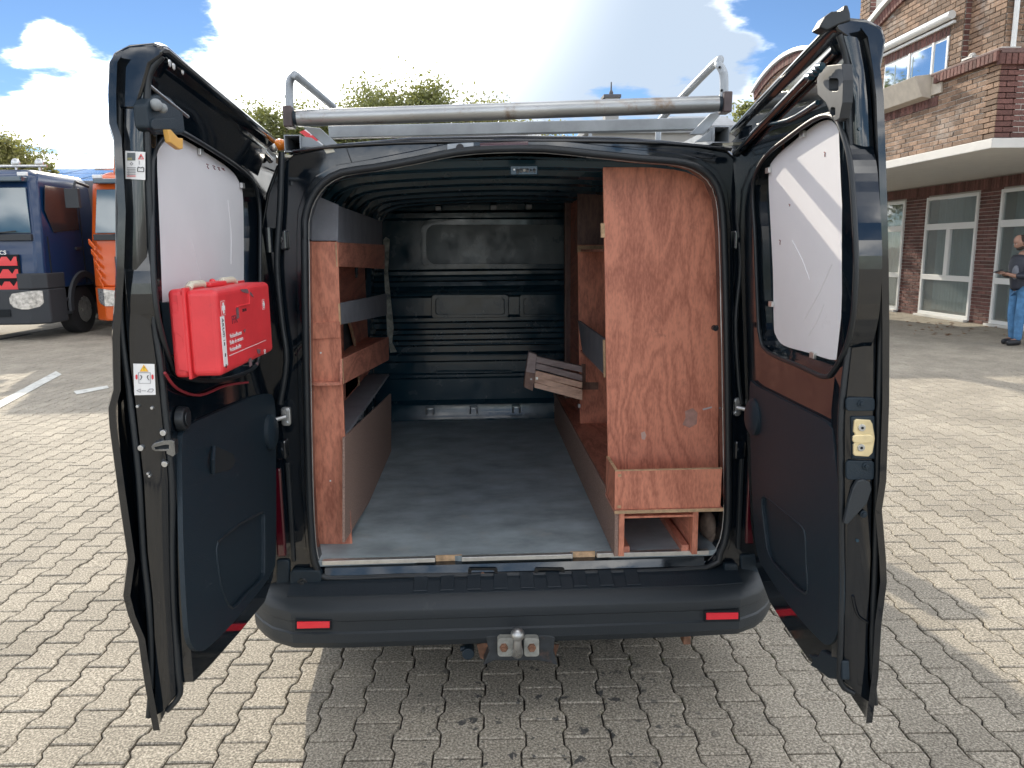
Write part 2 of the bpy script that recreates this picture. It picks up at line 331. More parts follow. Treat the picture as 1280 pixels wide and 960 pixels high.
# oil drips
oil = N('ShaderNodeTexNoise', i_Scale=17.0, i_Detail=5.0, i_Roughness=.6, i_Distortion=.4); K.new(pos, oil.inputs[0])
om = N('ShaderNodeMapRange'); K.new(oil.outputs[0], om.inputs[0]); om.inputs[1].default_value = .60; om.inputs[2].default_value = .64
dv = N('ShaderNodeVectorMath', operation='DISTANCE'); K.new(pos, dv.inputs[0]); dv.inputs[1].default_value = (.12, -.15, 0)
dm = N('ShaderNodeMapRange'); K.new(dv.outputs['Value'], dm.inputs[0]); dm.inputs[1].default_value = .80; dm.inputs[2].default_value = .30
mo = N('ShaderNodeMath', operation='MULTIPLY'); K.new(om.outputs[0], mo.inputs[0]); K.new(dm.outputs[0], mo.inputs[1])
mo2 = N('ShaderNodeMath', operation='MULTIPLY'); K.new(mo.outputs[0], mo2.inputs[0]); mo2.inputs[1].default_value = .85
mx = N('ShaderNodeMix', data_type='RGBA'); K.new(mo2.outputs[0], mx.inputs[0]); K.new(hs.outputs[0], mx.inputs[6]); mx.inputs[7].default_value = (.025, .03, .035, 1)
st_n = N('ShaderNodeTexNoise', i_Scale=3.1, i_Detail=9.0, i_Roughness=.72); K.new(pos, st_n.inputs[0])
st_m = N('ShaderNodeMapRange'); K.new(st_n.outputs[0], st_m.inputs[0]); st_m.inputs[1].default_value = .59; st_m.inputs[2].default_value = .72; st_m.inputs[4].default_value = .45
mx2 = N('ShaderNodeMix', data_type='RGBA'); K.new(st_m.outputs[0], mx2.inputs[0]); K.new(mx.outputs[2], mx2.inputs[6]); mx2.inputs[7].default_value = (.16, .15, .13, 1)
K.new(mx2.outputs[2], b.inputs['Base Color']); b.inputs['Roughness'].default_value = .88
bn = N('ShaderNodeBump', i_Strength=.45, i_Distance=.002); K.new(grit.outputs[0], bn.inputs['Height']); K.new(bn.outputs[0], b.inputs['Normal'])

g = M(); g.add([(-300, -200, -.018), (300, -200, -.018), (300, 600, -.018), (-300, 600, -.018)], [(0, 1, 2, 3)])
tag(g.obj('ground', PV), kind='structure')
# double-T interlocking pavers
def paver_outline(s=1.0, g=.0034):
    w1, w2, h = .0825-g, .065-g, .1-g
    q = [(w1, -h), (w1, -.062), (w2, -.036), (w2, .036), (w1, .062), (w1, h)]
    return [(x, y) for x, y in q] + [(-x, y) for x, y in reversed(q)]
PO = paver_outline()
def shrink(q, d): return [(x-math.copysign(d, x), y-math.copysign(d*(1 if abs(y) > .09 else 0), y)) for x, y in q]
PI_ = shrink(PO, .005)
base = np.array([(x, y, 0) for x, y in PI_] + [(x, y, -.0035) for x, y in PO] + [(x, y, -.03) for x, y in PO])
pf = [tuple(range(12))] + [(12+i, 12+(i+1) % 12, (i+1) % 12, i) for i in range(12)] + [(24+i, 24+(i+1) % 12, 12+(i+1) % 12, 12+i) for i in range(12)]
ang = R(-2.0); ca, sa = math.cos(ang), math.sin(ang); ex = np.array((ca, sa)); ey = np.array((-sa, ca))
o0 = np.array((-.348, -.137)); cells = []
for i in range(-75, 95):
    for j in range(-26, 96):
        p = o0 + ex*(i*.1475) + ey*(j*.2 + (.1 if i % 2 else 0))
        if -9.6 < p[0] < 11.2 and -4.6 < p[1] < 16.5 and not (abs(p[0]) < .6 and .9 < p[1] < 4.4): cells.append(p)
def vis(p):
    d = Vector((p[0], p[1], 0)) - CAM; z = d.dot(fw)
    if z < .3: return 1e9
    x, y = 640+FPX*d.dot(CR)/z, 480-FPX*d.dot(CU)/z
    return z if -30 < x < 1310 and y < 985 and not (370 < x < 930 and y < 790) else 1e9
order = sorted(range(len(cells)), key=lambda k: vis(cells[k]))
pave = M(); pave.add([(-9.8, -4.8, -.012), (11.3, -4.8, -.012), (11.3, 16.7, -.012), (-9.8, 16.7, -.012)], [(0, 1, 2, 3)])
pave = tag(pave.obj('pavement', GM), kind='structure')
pm_ = []
for k in range(4):
    me = bpy.data.meshes.new('paver'); me.from_pydata([tuple(v) for v in base], [], pf); me.materials.append(PV); pm_.append(me)
prng = np.random.RandomState(5)
def settle(): return prng.uniform(-.0022, .0012), prng.uniform(-.006, .006), prng.uniform(-.006, .006), prng.uniform(-.012, .012)
for n_, k in enumerate(order[:300]):
    dz, tx, ty, rz = settle(); o = bpy.data.objects.new('paver', pm_[n_ % 4]); COL.objects.link(o); o.parent = pave
    o.location = (cells[k][0], cells[k][1], dz); o.rotation_euler = (tx, ty, ang+rz)
rest = order[300:]; V = np.zeros((len(rest), 36, 3))
for n_, k in enumerate(rest):
    dz, tx, ty, rz = settle(); c_, s_ = math.cos(ang+rz), math.sin(ang+rz)
    V[n_, :, 0] = base[:, 0]*c_-base[:, 1]*s_+cells[k][0]; V[n_, :, 1] = base[:, 0]*s_+base[:, 1]*c_+cells[k][1]
    V[n_, :, 2] = base[:, 2]+dz+base[:, 1]*tx-base[:, 0]*ty
me = bpy.data.meshes.new('pavers'); me.from_pydata([], [], [])
fa = [tuple(i+36*n_ for i in f) for n_ in range(len(rest)) for f in pf]
me.from_pydata(V.reshape(-1, 3).tolist(), [], fa); me.materials.append(PV); tag(link('far_pavers', me, pave), kind='stuff')
# grit and moss in some joints
gr = M()
for _ in range(1600):
    k = order[rnd.randrange(0, 1500)]; p = cells[k]; q = PO[rnd.randrange(12)]; x, y = p[0]+q[0]*1.03+rnd.uniform(-.004, .004), p[1]+q[1]*1.02+rnd.uniform(-.03, .03)
    r = rnd.uniform(.001, .0032); gr.add([(x-r, y, -.004), (x+r, y-r, -.004), (x+r*.4, y+r, -.004), (x, y, rnd.uniform(-.003, .002))], [(0, 1, 3), (1, 2, 3), (2, 0, 3)])
tag(gr.obj('joint_grit', mat('pale_grit', (.34, .31, .24), .9, var=.4, vscale=300), pave), kind='stuff')
mo_ = M()
for _ in range(420):
    k = order[rnd.randrange(0, 1200)]; p = cells[k]; q = PO[rnd.choice((0, 5, 6, 11, 2, 3))]; x, y = p[0]+q[0]*1.04, p[1]+q[1]*1.03
    if math.sin(x*1.7)+math.cos(y*2.3+1) < .55: continue
    for _b in range(7):
        a_ = rnd.uniform(0, 6.28); l_ = rnd.uniform(.004, .012); bx_, by_ = x+rnd.uniform(-.012, .012), y+rnd.uniform(-.006, .006)
        mo_.add([(bx_-.0012, by_, -.008), (bx_+.0012, by_, -.008), (bx_+math.cos(a_)*l_, by_+math.sin(a_)*l_*.5, rnd.uniform(.001, .008))], [(0, 1, 2)])
tag(mo_.obj('joint_moss', mat('moss_green', (.10, .12, .035), .9, var=.4, vscale=90), pave), kind='stuff')
# parking line painted on the pavers
LP = mat('worn_white_road_paint', (.62, .62, .58), .8, var=.1, dirt=(.26, .25, .22, .5, .8), dscale=12, coord='World')
def line_mark(q):
    m = M(); m.plate([PZ(x, y, .0035) for x, y in q], (0, 0, .002)); tag(m.obj('painted_line', LP), kind='structure')
line_mark([(0, 501), (70, 464), (77, 468), (0, 510)]); line_mark([(92, 489), (134, 482), (136, 485), (96, 493)])
# dry leaves by the building wall
lf = M()
for _ in range(60):
    a = PZ(rnd.uniform(1120, 1280), rnd.uniform(402, 420), .01); s_ = rnd.uniform(.02, .06); th = rnd.uniform(0, 6.28); c_, q_ = math.cos(th)*s_, math.sin(th)*s_
    lf.add([a+Vector((c_, q_, 0)), a+Vector((-q_*.5, c_*.5, .02)), a+Vector((-c_, -q_, .005)), a+Vector((q_*.5, -c_*.5, .015))], [(0, 1, 2, 3)])
tag(lf.obj('fallen_leaves', mat('dry_leaf', (.22, .10, .04), .8, var=.5, vscale=3)), 'scattered dry brown leaves along the foot of the brick building', 'leaves', kind='stuff')

# ================================================================ the van
van = thing('delivery_van', (0, 2.5, 0), 'black panel van seen from behind with both rear doors wide open', 'van')
X0 = .012
SEC = [(.915, .17), (.93, .26), (.935, .45), (.945, .70), (.95, 1.0), (.935, 1.15), (.905, 1.4), (.86, 1.7), (.82, 1.86), (.785, 1.94), (.73, 1.985), (.60, 2.008), (.35, 2.028), (0, 2.035)]
def ring(y, sx=1, top=9, dz=0, n=None):
    q = [(x*sx - (.06*(1-y/.95) if (i < 2 and y < .95) else 0), max(min(z, top)+dz, .31 if y < .3 else 0)) for i, (x, z) in enumerate(SEC)]
    return [Vector((X0+x, y, z)) for x, z in q] + [Vector((X0-x, y, z)) for x, z in reversed(q[:-1])]
# body shell: rear opening forward to the bonnet
rings = [ring(.005, .985, dz=-.012), ring(.03, .997, dz=-.003), ring(.10), ring(.29), ring(.31), ring(.5), ring(.95), ring(1.2), ring(2.4), ring(3.35), ring(3.6, .99, 1.99), ring(4.25, .97, 1.45), ring(4.45, .96, 1.28), ring(4.95, .90, 1.08), ring(5.15, .82, .95), ring(5.2, .78, .80)]
shell = M(); shell.loft(rings, closed=False); k = len(rings[0]); shell.f.append(tuple((len(rings)-1)*k+j for j in range(k)))
shell.v[:] = shell.v
body = shell.obj('body', PAINT, van, smooth=40)
sol = body.modifiers.new('s', 'SOLIDIFY'); sol.thickness = .004; sol.offset = -1
# rear frame with the rounded door opening
OPEN = [(384, 300), (385, 272), (392, 250), (406, 231), (430, 218), (470, 212), (520, 203), (570, 193), (620, 189), (680, 189), (740, 195), (800, 201), (840, 204), (866, 210), (886, 224), (897, 248), (901, 290),
        (904, 400), (906, 520), (907, 620), (905, 662), (897, 688), (880, 706), (760, 711), (640, 714), (500, 716), (412, 719), (399, 707), (393, 680), (389, 600), (386, 450)]
opn = [PY(x, y, 0) for x, y in OPEN]
frame_out = [Vector((X0+x, 0, z)) for x, z in [(.84, .40)] + [(x*.985, z-.012) for x, z in SEC if z > .42]] + [Vector((X0-x, 0, z)) for x, z in reversed([(.84, .40)] + [(x*.985, z-.012) for x, z in SEC[:-1] if z > .42])]
fr = M(); fr.plate(frame_out, (0, .07, 0), [opn]); rf = fr.obj('rear_frame', PAINT, van, bevel=.006)
ctr = Vector((X0, 0, 1.25))
def inset(P, d):
    return [p + (p-ctr).normalized()*d for p in P]
# step in the jamb and rubber seal round the opening
st = M(); o2 = inset(opn, .038); st.plate([p+Vector((0, -.012, 0)) for p in o2], (0, .012, 0), [[p+Vector((0, -.012, 0)) for p in inset(opn, .012)]]); st.obj('jamb_flange', PAINT, rf, bevel=.005)
sl_ = M(); P = [p+Vector((0, -.016, 0)) for p in curve(inset(opn, .006), 2, True)]; sl_.tube(P+[P[0], P[1]], .0125, 10, cap=False); sl_.obj('door_seal', RUBBER, rf, smooth=60)
le = M(); P = [p+Vector((0, .01, 0)) for p in curve(inset(opn, -.004), 2, True)]; le.tube(P+[P[0]], .0022, 6, cap=False); le.obj('lip_highlight', STEEL, rf, smooth=60)  # thin bright line put in as the highlight along the opening edge
gx = M(); P = [PY(x, y, -.008) for x, y in [(366, 189), (430, 182), (520, 178), (640, 176), (780, 177), (860, 181), (914, 187)]]; gx.tube(curve(P, 4), .006, 8); gx.obj('roof_gutter_seam', PAINT, rf, smooth=60)
for q in ([(432, 184), (500, 180), (548, 179), (545, 190), (500, 199), (440, 206)], [(765, 182), (850, 186), (895, 192), (890, 199), (850, 195), (770, 192)]):
    w = M(); w.plate([PY(x, y, -.004) for x, y in q], (0, .006, 0)); w.obj('roof_frame_pressing', PAINT, rf, bevel=.003)
w = M(); w.plate([PY(x, y, -.018) for x, y in [(559, 180), (592, 178), (592, 190), (559, 192)]], (0, .02, 0)); nl = w.obj('washer_jet_plate', GALV, van, bevel=.002)
w = M(); c = PY(575, 185, -.02); w.cyl(c, c+Vector((0, -.006, 0)), .013); w.obj('washer_jet', BLACKP, nl)
w = M(); w.tube([PY(600, 183, -.012), PY(660, 181, -.012)], .012, 10); w.obj('high_brake_light_cover', mat('smoked_lens', (.05, .012, .02), .15, coat=.6), van, smooth=50)
# interior lining, roof bows and walls
LIN = [(.80, .50), (.815, .9), (.80, 1.2), (.78, 1.5), (.75, 1.75), (.72, 1.86), (.66, 1.925), (.5, 1.955), (0, 1.972)]
def lring(y, g=0): return [Vector((X0+x-g, y, z-g)) for x, z in LIN] + [Vector((X0-x+g, y, z-g)) for x, z in reversed(LIN[:-1])]
ln = M(); ln.loft([lring(y) for y in (.068, .3, .8, 1.4, 1.9, 2.36)], closed=False); lining = ln.obj('inner_lining', INNER, van, smooth=45)
for y in (.20, .52, .86, 1.22, 1.58, 1.92, 2.2):
    bw = M(); prof = [(-.055, 0), (-.045, -.022), (-.015, -.030), (-.008, -.020), (.008, -.020), (.015, -.030), (.045, -.022), (.055, 0)]
    src_ = [p for p in lring(0) if p.z > 1.7]; src_ = curve(src_, 3)
    rg = [[Vector((p.x*(1 if abs(dz) < .001 else .985), y+dy, p.z-.003+dz)) for dy, dz in prof] for p in src_]
    bw.loft(rg, closed=True, cap=True); bw.obj('roof_bow', INNER, van, smooth=30)
for sx in (-1, 1):       # pressed pillars and rails on the side walls
    for y in (.75, 1.35, 1.95):
        w = M(); w.loft([[Vector((X0+sx*(x-.003), y-.05, z)), Vector((X0+sx*(x-.03), y-.035, z)), Vector((X0+sx*(x-.03), y+.035, z)), Vector((X0+sx*(x-.003), y+.05, z))] for x, z in LIN[:7]], closed=False); w.obj('side_pillar', INNER, van, smooth=25)
    for z in (1.62, 1.15):
        w = M(); x = .77 if z > 1.5 else .80; w.tube([(X0+sx*x, .1, z), (X0+sx*x, 2.3, z)], .02, 8); w.obj('side_rail', INNER, van, smooth=50)
# raw metal strip where the left lining stops short
w = M(); pz = [(479, 300), (482, 296), (487, 299), (485, 340), (489, 380), (492, 410), (490, 428), (496, 440), (488, 441), (484, 420), (482, 380), (480, 340)]
w.plate([PY(x, y, 1.86) for x, y in pz], (0, .01, 0)); w.obj('bare_metal_edge', mat('chipped_primer', (.24, .25, .22), .6, var=.5, vscale=30, dirt=(.03, .04, .05, .5, .95), dscale=14), van, bevel=.001)
# bulkhead: pressed sheet with window blank, ribs, two pockets
def bz(y): return PY(600, y, 2.28).z
prof = [(1.99, .02), (bz(262), .02), (bz(266), -.02), (bz(272), -.02), (bz(275), .0), (bz(336), .0), (bz(339), -.022), (bz(343), -.022), (bz(346), .0), (bz(350), .004), (bz(352), -.02), (bz(357), -.024), (bz(360), .0), (bz(363), .012),
        (bz(366), -.01), (bz(369), -.014), (bz(372), .012), (bz(394), .012), (bz(397), -.018), (bz(401), -.018), (bz(404), .01), (bz(410), .012), (bz(412), -.018), (bz(416), -.018), (bz(419), .01), (bz(424), .01), (bz(426), -.016), (bz(430), -.016), (bz(433), .01),
        (bz(440), .01), (bz(443), -.022), (bz(450), -.022), (bz(453), .012), (bz(466), .012), (bz(468), -.006), (bz(471), -.006), (bz(474), .012), (bz(500), .012), (bz(505), -.03), (bz(517), -.035), (bz(524), -.05), (.54, -.06)]
bk = M(); xs_ = [-.80, -.6, -.3, 0, .3, .6, .82]
bk.loft([[Vector((x, 2.30+d, z)) for z, d in prof] for x in xs_], closed=False); bulk = bk.obj('bulkhead', INNER, van, smooth=30)
def rrect(x0, y0, x1, y1, r, n=5):
    o = []
    for cx_, cy_, a0 in ((x1-r, y0+r, -90), (x1-r, y1-r, 0), (x0+r, y1-r, 90), (x0+r, y0+r, 180)):
        for i in range(n+1):
            a = R(a0+90*i/n); o.append((cx_+r*math.cos(a), cy_+r*math.sin(a)))
    return o
wo_ = [PY(x, y, 2.275) for x, y in rrect(526, 274, 735, 336, 14)]; wi_ = [PY(x, y, 2.275) for x, y in rrect(533, 281, 728, 330, 12)]
w = M(); w.plate(wo_, (0, .02, 0), [wi_]); w.obj('window_surround', INNER, bulk, bevel=.006)
w = M(); w.plate([p+Vector((0, .014, 0)) for p in wi_], (0, .01, 0)); w.obj('window_blank', mat('dented_grey_blank', (.055, .085, .10), .35, var=.25, vscale=4, bump=.25, bscale=9, rvar=.12), bulk)
for x0, x1 in ((545, 630), (655, 735)):
    w = M(); w.plate([PY(x, y, 2.285) for x, y in rrect(x0-6, 368, x1+6, 398, 4, 2)], (0, .02, 0), [[PY(x, y, 2.285) for x, y in rrect(x0, 373, x1, 393, 3, 2)]]); w.obj('pressed_pocket', INNER, bulk, bevel=.004)
for x0, x1, y in ((545, 640, 466), (568, 720, 430), (545, 720, 444)):
    w = M(); w.tube([PY(x0, y, 2.27), PY(x1, y-1, 2.27)], .005, 8); w.obj('stiffening_rib', INNER, bulk, smooth=60)
for x, y in ((548, 259), (617, 258), (661, 257)):
    c = PY(x, y, 2.2); w = M(); w.box(c.x-.018, c.x+.018, c.y-.02, c.y+.08, c.z-.02, c.z+.006); w.obj('roof_clip', GALV, bulk, bevel=.003)
w = M(); a, c = PY(540, 253, 2.2), PY(722, 251, 2.2); w.box(a.x, c.x, a.y, a.y+.04, a.z-.006, a.z+.008); w.obj('cross_rail', mat('dusty_rail', (.12, .10, .11), .5, metal=.3, dirt=(.2, .08, .08, .5, .5)), bulk, bevel=.002)
for x, y in ((537, 514), (592, 513), (646, 512), (697, 511)):
    c = PY(x, y, 2.2); w = M(); w.tube([c+Vector((-.022, 0, -.02)), c+Vector((-.022, -.008, .016)), c+Vector((.022, -.008, .016)), c+Vector((.022, 0, -.02))], .005, 6); w.obj('lashing_eye', STEEL, van, smooth=50)
# load floor and aluminium sill strips
FZ = .56
fl = M(); fe = [(-.80, .02), (-.70, .0), (-.36, .005), (-.33, .02), (-.24, .03), (-.20, .012), (.10, .012), (.21, .012), (.24, .03), (.32, .03), (.36, .004), (.72, .0), (.82, .02)]
fl.plate([Vector((x, y, FZ)) for x, y in fe] + [Vector((.82, 2.32, FZ)), Vector((-.80, 2.32, FZ))], (0, 0, -.02)); floor = fl.obj('load_floor', FLOOR, van)
for xa, xb, y in ((400, 543, 708), (577, 718, 703), (750, 895, 703)):
    a = PZ(xa, y, FZ); c = PZ(xb, y-3 if xa < 500 else y-2, FZ); yy = -.004
    w = M(); w.box(a.x, c.x, yy-.006, yy+.016, FZ-.012, FZ+.004); w.obj('sill_strip', ALU, floor, bevel=.001)
for xa, xb in ((543, 577), (718, 750)):
    a, c = PZ(xa, 707, FZ), PZ(xb, 705, FZ); w = M(); w.box(a.x, c.x, .018, .026, FZ-.022, FZ+.001); w.obj('worn_floor_edge', EDGE, floor, bevel=.001)
# rear sill below the floor with latch strikers
w = M(); w.loft([[Vector((x, 0.02, FZ-.02)), Vector((x, -.012, FZ-.022)), Vector((x, -.02, FZ-.05)), Vector((x, -.006, FZ-.058)), Vector((x, -.012, FZ-.085)), Vector((x, -.03, .462)), Vector((x, .03, .45))] for x in (-.68, -.3, 0, .3, .70)], closed=False)
sill = w.obj('rear_sill', PAINT, van, smooth=35)
for xa, xb in ((585, 622), (668, 706)):
    a, c = PY(xa, 713, -.02), PY(xb, 724, -.02); w = M(); w.plate([PY(x, y, -.026) for x, y in rrect(xa, 710, xb, 724, 3, 3)], (0, .02, 0), [[PY(x, y, -.026) for x, y in rrect(xa+4, 713, xb-4, 721, 2, 2)]]); k_ = w.obj('latch_striker', PAINT, sill, bevel=.002)
    w = M(); w.cyl(PY((xa+xb)/2, 717, -.024), PY((xa+xb)/2, 717, -.012), .006); w.obj('striker_bolt', STEEL if xa > 600 else RUST, sill)
    w = M(); w.plate([PY(x, y, -.008) for x, y in rrect(xa+2, 712, xb-2, 722, 2, 2)], (0, .01, 0)); w.obj('striker_recess', HOLE_SHADE, sill)
w = M(); P = [PY(x, y, -.034) for x, y in [(410, 731), (470, 735), (560, 738), (632, 737), (640, 731), (655, 737), (760, 733), (860, 727), (885, 722)]]; w.tube(curve(P, 4), .007, 8); w.obj('lower_door_seal', RUBBER, sill, smooth=60)
w = M(); w.plate([PY(x, y, -.03) for x, y in [(425, 735), (632, 741), (632, 748), (425, 744)]], (0, .02, 0)); w.obj('sill_cover', TRIM, sill, bevel=.003)
w = M(); w.plate([PY(x, y, -.03) for x, y in [(644, 741), (866, 730), (866, 739), (644, 748)]], (0, .02, 0)); w.obj('sill_cover', TRIM, sill, bevel=.003)
# latch striker under the roof edge
c = PY(655, 212, .1); w = M(); w.box(c.x-.048, c.x+.048, c.y, c.y+.01, c.z-.018, c.z+.014); lt = w.obj('roof_latch_plate', INNER, van, bevel=.003)
for i in range(7): w = M(); w.cyl(c+Vector((-.034+i*.0115, -.006, rnd.uniform(-.012, .0))), c+Vector((-.034+i*.0115, .0, 0)), rnd.uniform(.003, .006), n=10); w.obj('latch_pin', STEEL, lt, smooth=50)
# D-pillar furniture: striker cups, hinges, lamps, bump stops
for sx, px, hx in ((-1, 357, 352), (1, 921, 924)):
    c = PY(px, 521 if sx < 0 else 509, -.012)
    w = M(); w.plate([c+Vector((x, 0, z)) for x, z in rrect(-.016, -.033, .016, .033, .010, 4)], (0, .014, 0)); s_ = w.obj('check_strap_anchor', STEEL, van, bevel=.003)
    w = M(); w.tube([c+Vector((0, -.004, .0)), c+Vector((sx*.03, -.03, -.004)), c+Vector((sx*.055, -.05, 0))], .008, 8); w.obj('check_strap', STEEL, van, smooth=50)
    for dz in (-.022, .022): w = M(); w.cyl(c+Vector((0, -.008, dz)), c+Vector((0, .002, dz)), .008, n=6); w.obj('bolt', STEEL, s_)
    for pyh in (300, 562):
        c = PY(hx, pyh, -.01); w = M(); w.box(c.x-.020, c.x+.020, -.022, .002, c.z-.034, c.z+.034); h = w.obj('door_hinge', PAINT, van, bevel=.008, seg=3)
        w = M(); w.cyl(c+Vector((sx*.035, -.025, -.04)), c+Vector((sx*.035, -.025, .04)), .012); w.obj('hinge_pin', PAINT, h, smooth=50)
        w = M(); w.cyl(c+Vector((-.002, -.018, 0)), c+Vector((-.002, -.008, 0)), .010, n=6); w.obj('hinge_bolt', PAINT, h)
    xa = PY(349 if sx < 0 else 938, 640, .0).x
    zt, zb = PY(349, 585, 0).z, PY(349, 695, 0).z
    w = M(); w.plate([Vector((xa-.016, -.010, zb)), Vector((xa+.016, -.010, zb)), Vector((xa+.016, -.010, zt)), Vector((xa-.016, -.010, zt))], (0, .03, 0)); tl = w.obj('tail_light', TAIL, van, bevel=.006, seg=3)
    xq = xa - sx*.048; w = M(); w.box(min(xq, xq+sx*.014), max(xq, xq+sx*.014), -.010, .01, zb-.02, zt+.02); w.obj('lamp_gasket', RUBBER, van, bevel=.003)
c = PY(379, 727, -.02); w = M(); w.cyl(c, c+Vector((0, .03, 0)), .028, n=24); w.cyl(c+Vector((0, -.014, 0)), c+Vector((0, .0, 0)), .018, .020, n=20); w.cyl(c+Vector((0, -.022, 0)), c+Vector((0, -.01, 0)), .008, .010, n=12); w.obj('round_bump_stop', RUBBER, van, smooth=40, bevel=.002)
w = M(); w.plate([PY(x, y, -.03) for x, y in rrect(362, 713, 402, 742, 6, 3)], (0, .03, 0)); w.obj('stop_mount', TRIM, van, bevel=.005)
w = M(); w.plate([PY(x, y, -.03) for x, y in rrect(906, 705, 923, 724, 3, 3)], (0, .03, 0)); w.obj('square_bump_stop', TRIM, van, bevel=.006, seg=3)
w = M(); w.plate([PY(x, y, -.012) for x, y in rrect(345, 700, 362, 752, 4, 3)], (0, .03, 0)); w.obj('corner_trim', TRIM, van, bevel=.006)
w = M(); w.plate([PY(x, y, -.012) for x, y in rrect(926, 694, 948, 742, 4, 3)], (0, .03, 0)); w.obj('corner_trim', TRIM, van, bevel=.006)
for x, y in ((384, 408), (893.5, 410)):
    c = PY(x, y, .02); w = M(); w.cyl(c+Vector((0, -.012, 0)), c+Vector((0, .01, 0)), .010, n=14); w.ball(c+Vector((.002, -.014, .006)), .006, 8); w.obj('door_switch', RUBBER, van, smooth=40)
w = M(); w.tube(curve([PY(x, y, -.03) for x, y in [(352, 190), (350, 260), (346, 330), (352, 400), (358, 450), (350, 505)]], 4), .010, 8); w.obj('wiring_grommet', RUBBER, van, smooth=50)
w = M(); w.tube(curve([PY(x, y, -.02) for x, y in [(925, 195), (921, 260), (926, 330), (920, 400), (923, 470), (927, 505)]], 4), .007, 8); w.obj('wiring_grommet', RUBBER, van, smooth=50)
# bumper
def bring(x, yo, w_=1.0):
    pr = [(.10, .512), (.0, .500), (-.045, .490), (-.105, .468), (-.126, .452), (-.138, .432), (-.140, .426), (-.137, .395), (-.131, .390), (-.130, .352), (-.136, .346), (-.134, .312), (-.118, .285), (-.06, .278), (.08, .285)]
    return [Vector((x, yo+y, z)) for y, z in pr]
bp = M(); rings = []
xsB = [-.955, -.945, -.91, -.86, -.78, -.6, -.3, 0, .3, .6, .80, .88, .93, .965, .975]
for x in xsB:
    d = max(0, abs(x-X0)-.70)/.265; yo = .17*d**2.6 if d < 1 else .17; q = bring(x, min(yo, .19)-.0)
    k_ = 1 - .0*d; rings.append(q)
bp.loft(rings, closed=True, cap=True); bump = bp.obj('bumper', BUMP, van, smooth=24)
for sx in (-1, 1):
    pass
w = M(); w.loft([[Vector((x, -.002+d_, .5025)), Vector((x, -.046+d_, .4925)), Vector((x, -.100+d_, .4725)), Vector((x, -.100+d_, .469)), Vector((x, -.046+d_, .489)), Vector((x, -.002+d_, .499))] for x, d_ in ((-.80, .012), (-.68, 0), (-.3, 0), (0, 0), (.3, 0), (.70, 0), (.82, .012))], closed=True, cap=True); w.obj('bumper_step', mat('scuffed_step_plastic', (.009, .017, .026), .42, bump=.3, bscale=300, dirt=(.07, .09, .10, .60, .5), dscale=9), bump)
for i in range(9):
    x = -.36+i*.095; w = M(); w.plate([Vector((x, -.02, .5025)), Vector((x+.05, -.02, .5025)), Vector((x+.05, -.094, .4765)), Vector((x, -.094, .4765))], (0, .001, .004)); w.obj('step_grip_pad', MATS['scuffed_step_plastic'], bump, bevel=.002)
for xa, xb, ya in ((371, 412, 777), (883, 923, 766)):
    mid = 'reflector'; w = M(); w.plate([PY(x, y, -.1385) for x, y in [(xa-2, ya-2), (xb+2, ya-2.5), (xb+2, ya+11), (xa-2, ya+11.5)]], (0, .02, 0)); w.obj('reflector_recess', HOLE_SHADE, bump, bevel=.001)
    w = M(); w.plate([PY(x, y, -.1425) for x, y in [(xa, ya+.6), (xb, ya+.1), (xb, ya+8), (xa, ya+9)]], (0, .02, 0)); w.obj('reflector', REFL, bump, bevel=.0015)
# tow bar
tb = M(); c = PY(647, 800, -.16)
def T(x, y, v=-.17): return PY(x, y, v)
w = M(); w.plate([T(x, y, -.135) for x, y in [(607, 796), (612, 794), (688, 794), (694, 797), (692, 815), (697, 832), (675, 826), (618, 826), (604, 832), (611, 815)]], (0, .16, 0)); tow = w.obj('tow_bar', mat('oily_black_iron', (.03, .035, .04), .45, var=.4, vscale=30, dirt=(.13, .07, .05, .55, .6), dscale=20), van, bevel=.004)
for xa, xb in ((622, 642), (655, 674)):
    w = M(); w.plate([T(x, y, -.165) for x, y in rrect(xa, 798, xb, 821, 4, 3)], (0, .03, 0)); w.obj('flange_plate', mat('chalky_zinc', (.30, .30, .27), .6, var=.25, vscale=40), tow, bevel=.002)
for x in (630, 665): w = M(); q = T(x, 811, -.178); w.cyl(q, q+Vector((0, .02, 0)), .0145, n=6); w.cyl(q+Vector((0, -.008, 0)), q, .008, n=10); w.obj('rusty_bolt', RUST, tow, bevel=.001)
w = M(); q = T(647, 793, -.20); w.ball(q, .024, 24); w.obj('tow_ball', STEEL, tow, smooth=60)
w = M(); w.tube([q+Vector((0, 0, -.02)), q+Vector((0, .002, -.045)), q+Vector((0, .02, -.08)), q+Vector((0, .06, -.10))], [.013, .015, .02, .022], 14); w.obj('ball_neck', STEEL, tow, smooth=50)
w = M(); q = T(585, 818, -.10); w.cyl(q, q+Vector((0, .06, 0)), .022, n=20); w.cyl(q+Vector((-.028, .02, .012)), q+Vector((0, .02, .012)), .01, n=10); w.obj('trailer_socket', TRIM, tow, smooth=40, bevel=.002)
w = M(); w.plate([T(x, y, -.08) for x, y in [(596, 806), (612, 802), (612, 828), (600, 822)]], (0, .006, 0)); w.obj('socket_bracket', RUST, tow)
w = M(); w.plate([T(x, y, -.08) for x, y in [(684, 806), (699, 806), (694, 822), (686, 828)]], (0, .006, 0)); w.obj('socket_bracket', RUST, tow)
for x in (440, 858): c = PY(x, 802, .05); w = M(); w.box(c.x-.014, c.x+.014, .04, .10, c.z-.008, c.z+.06); w.obj('bumper_stay', RUST, van, bevel=.003)
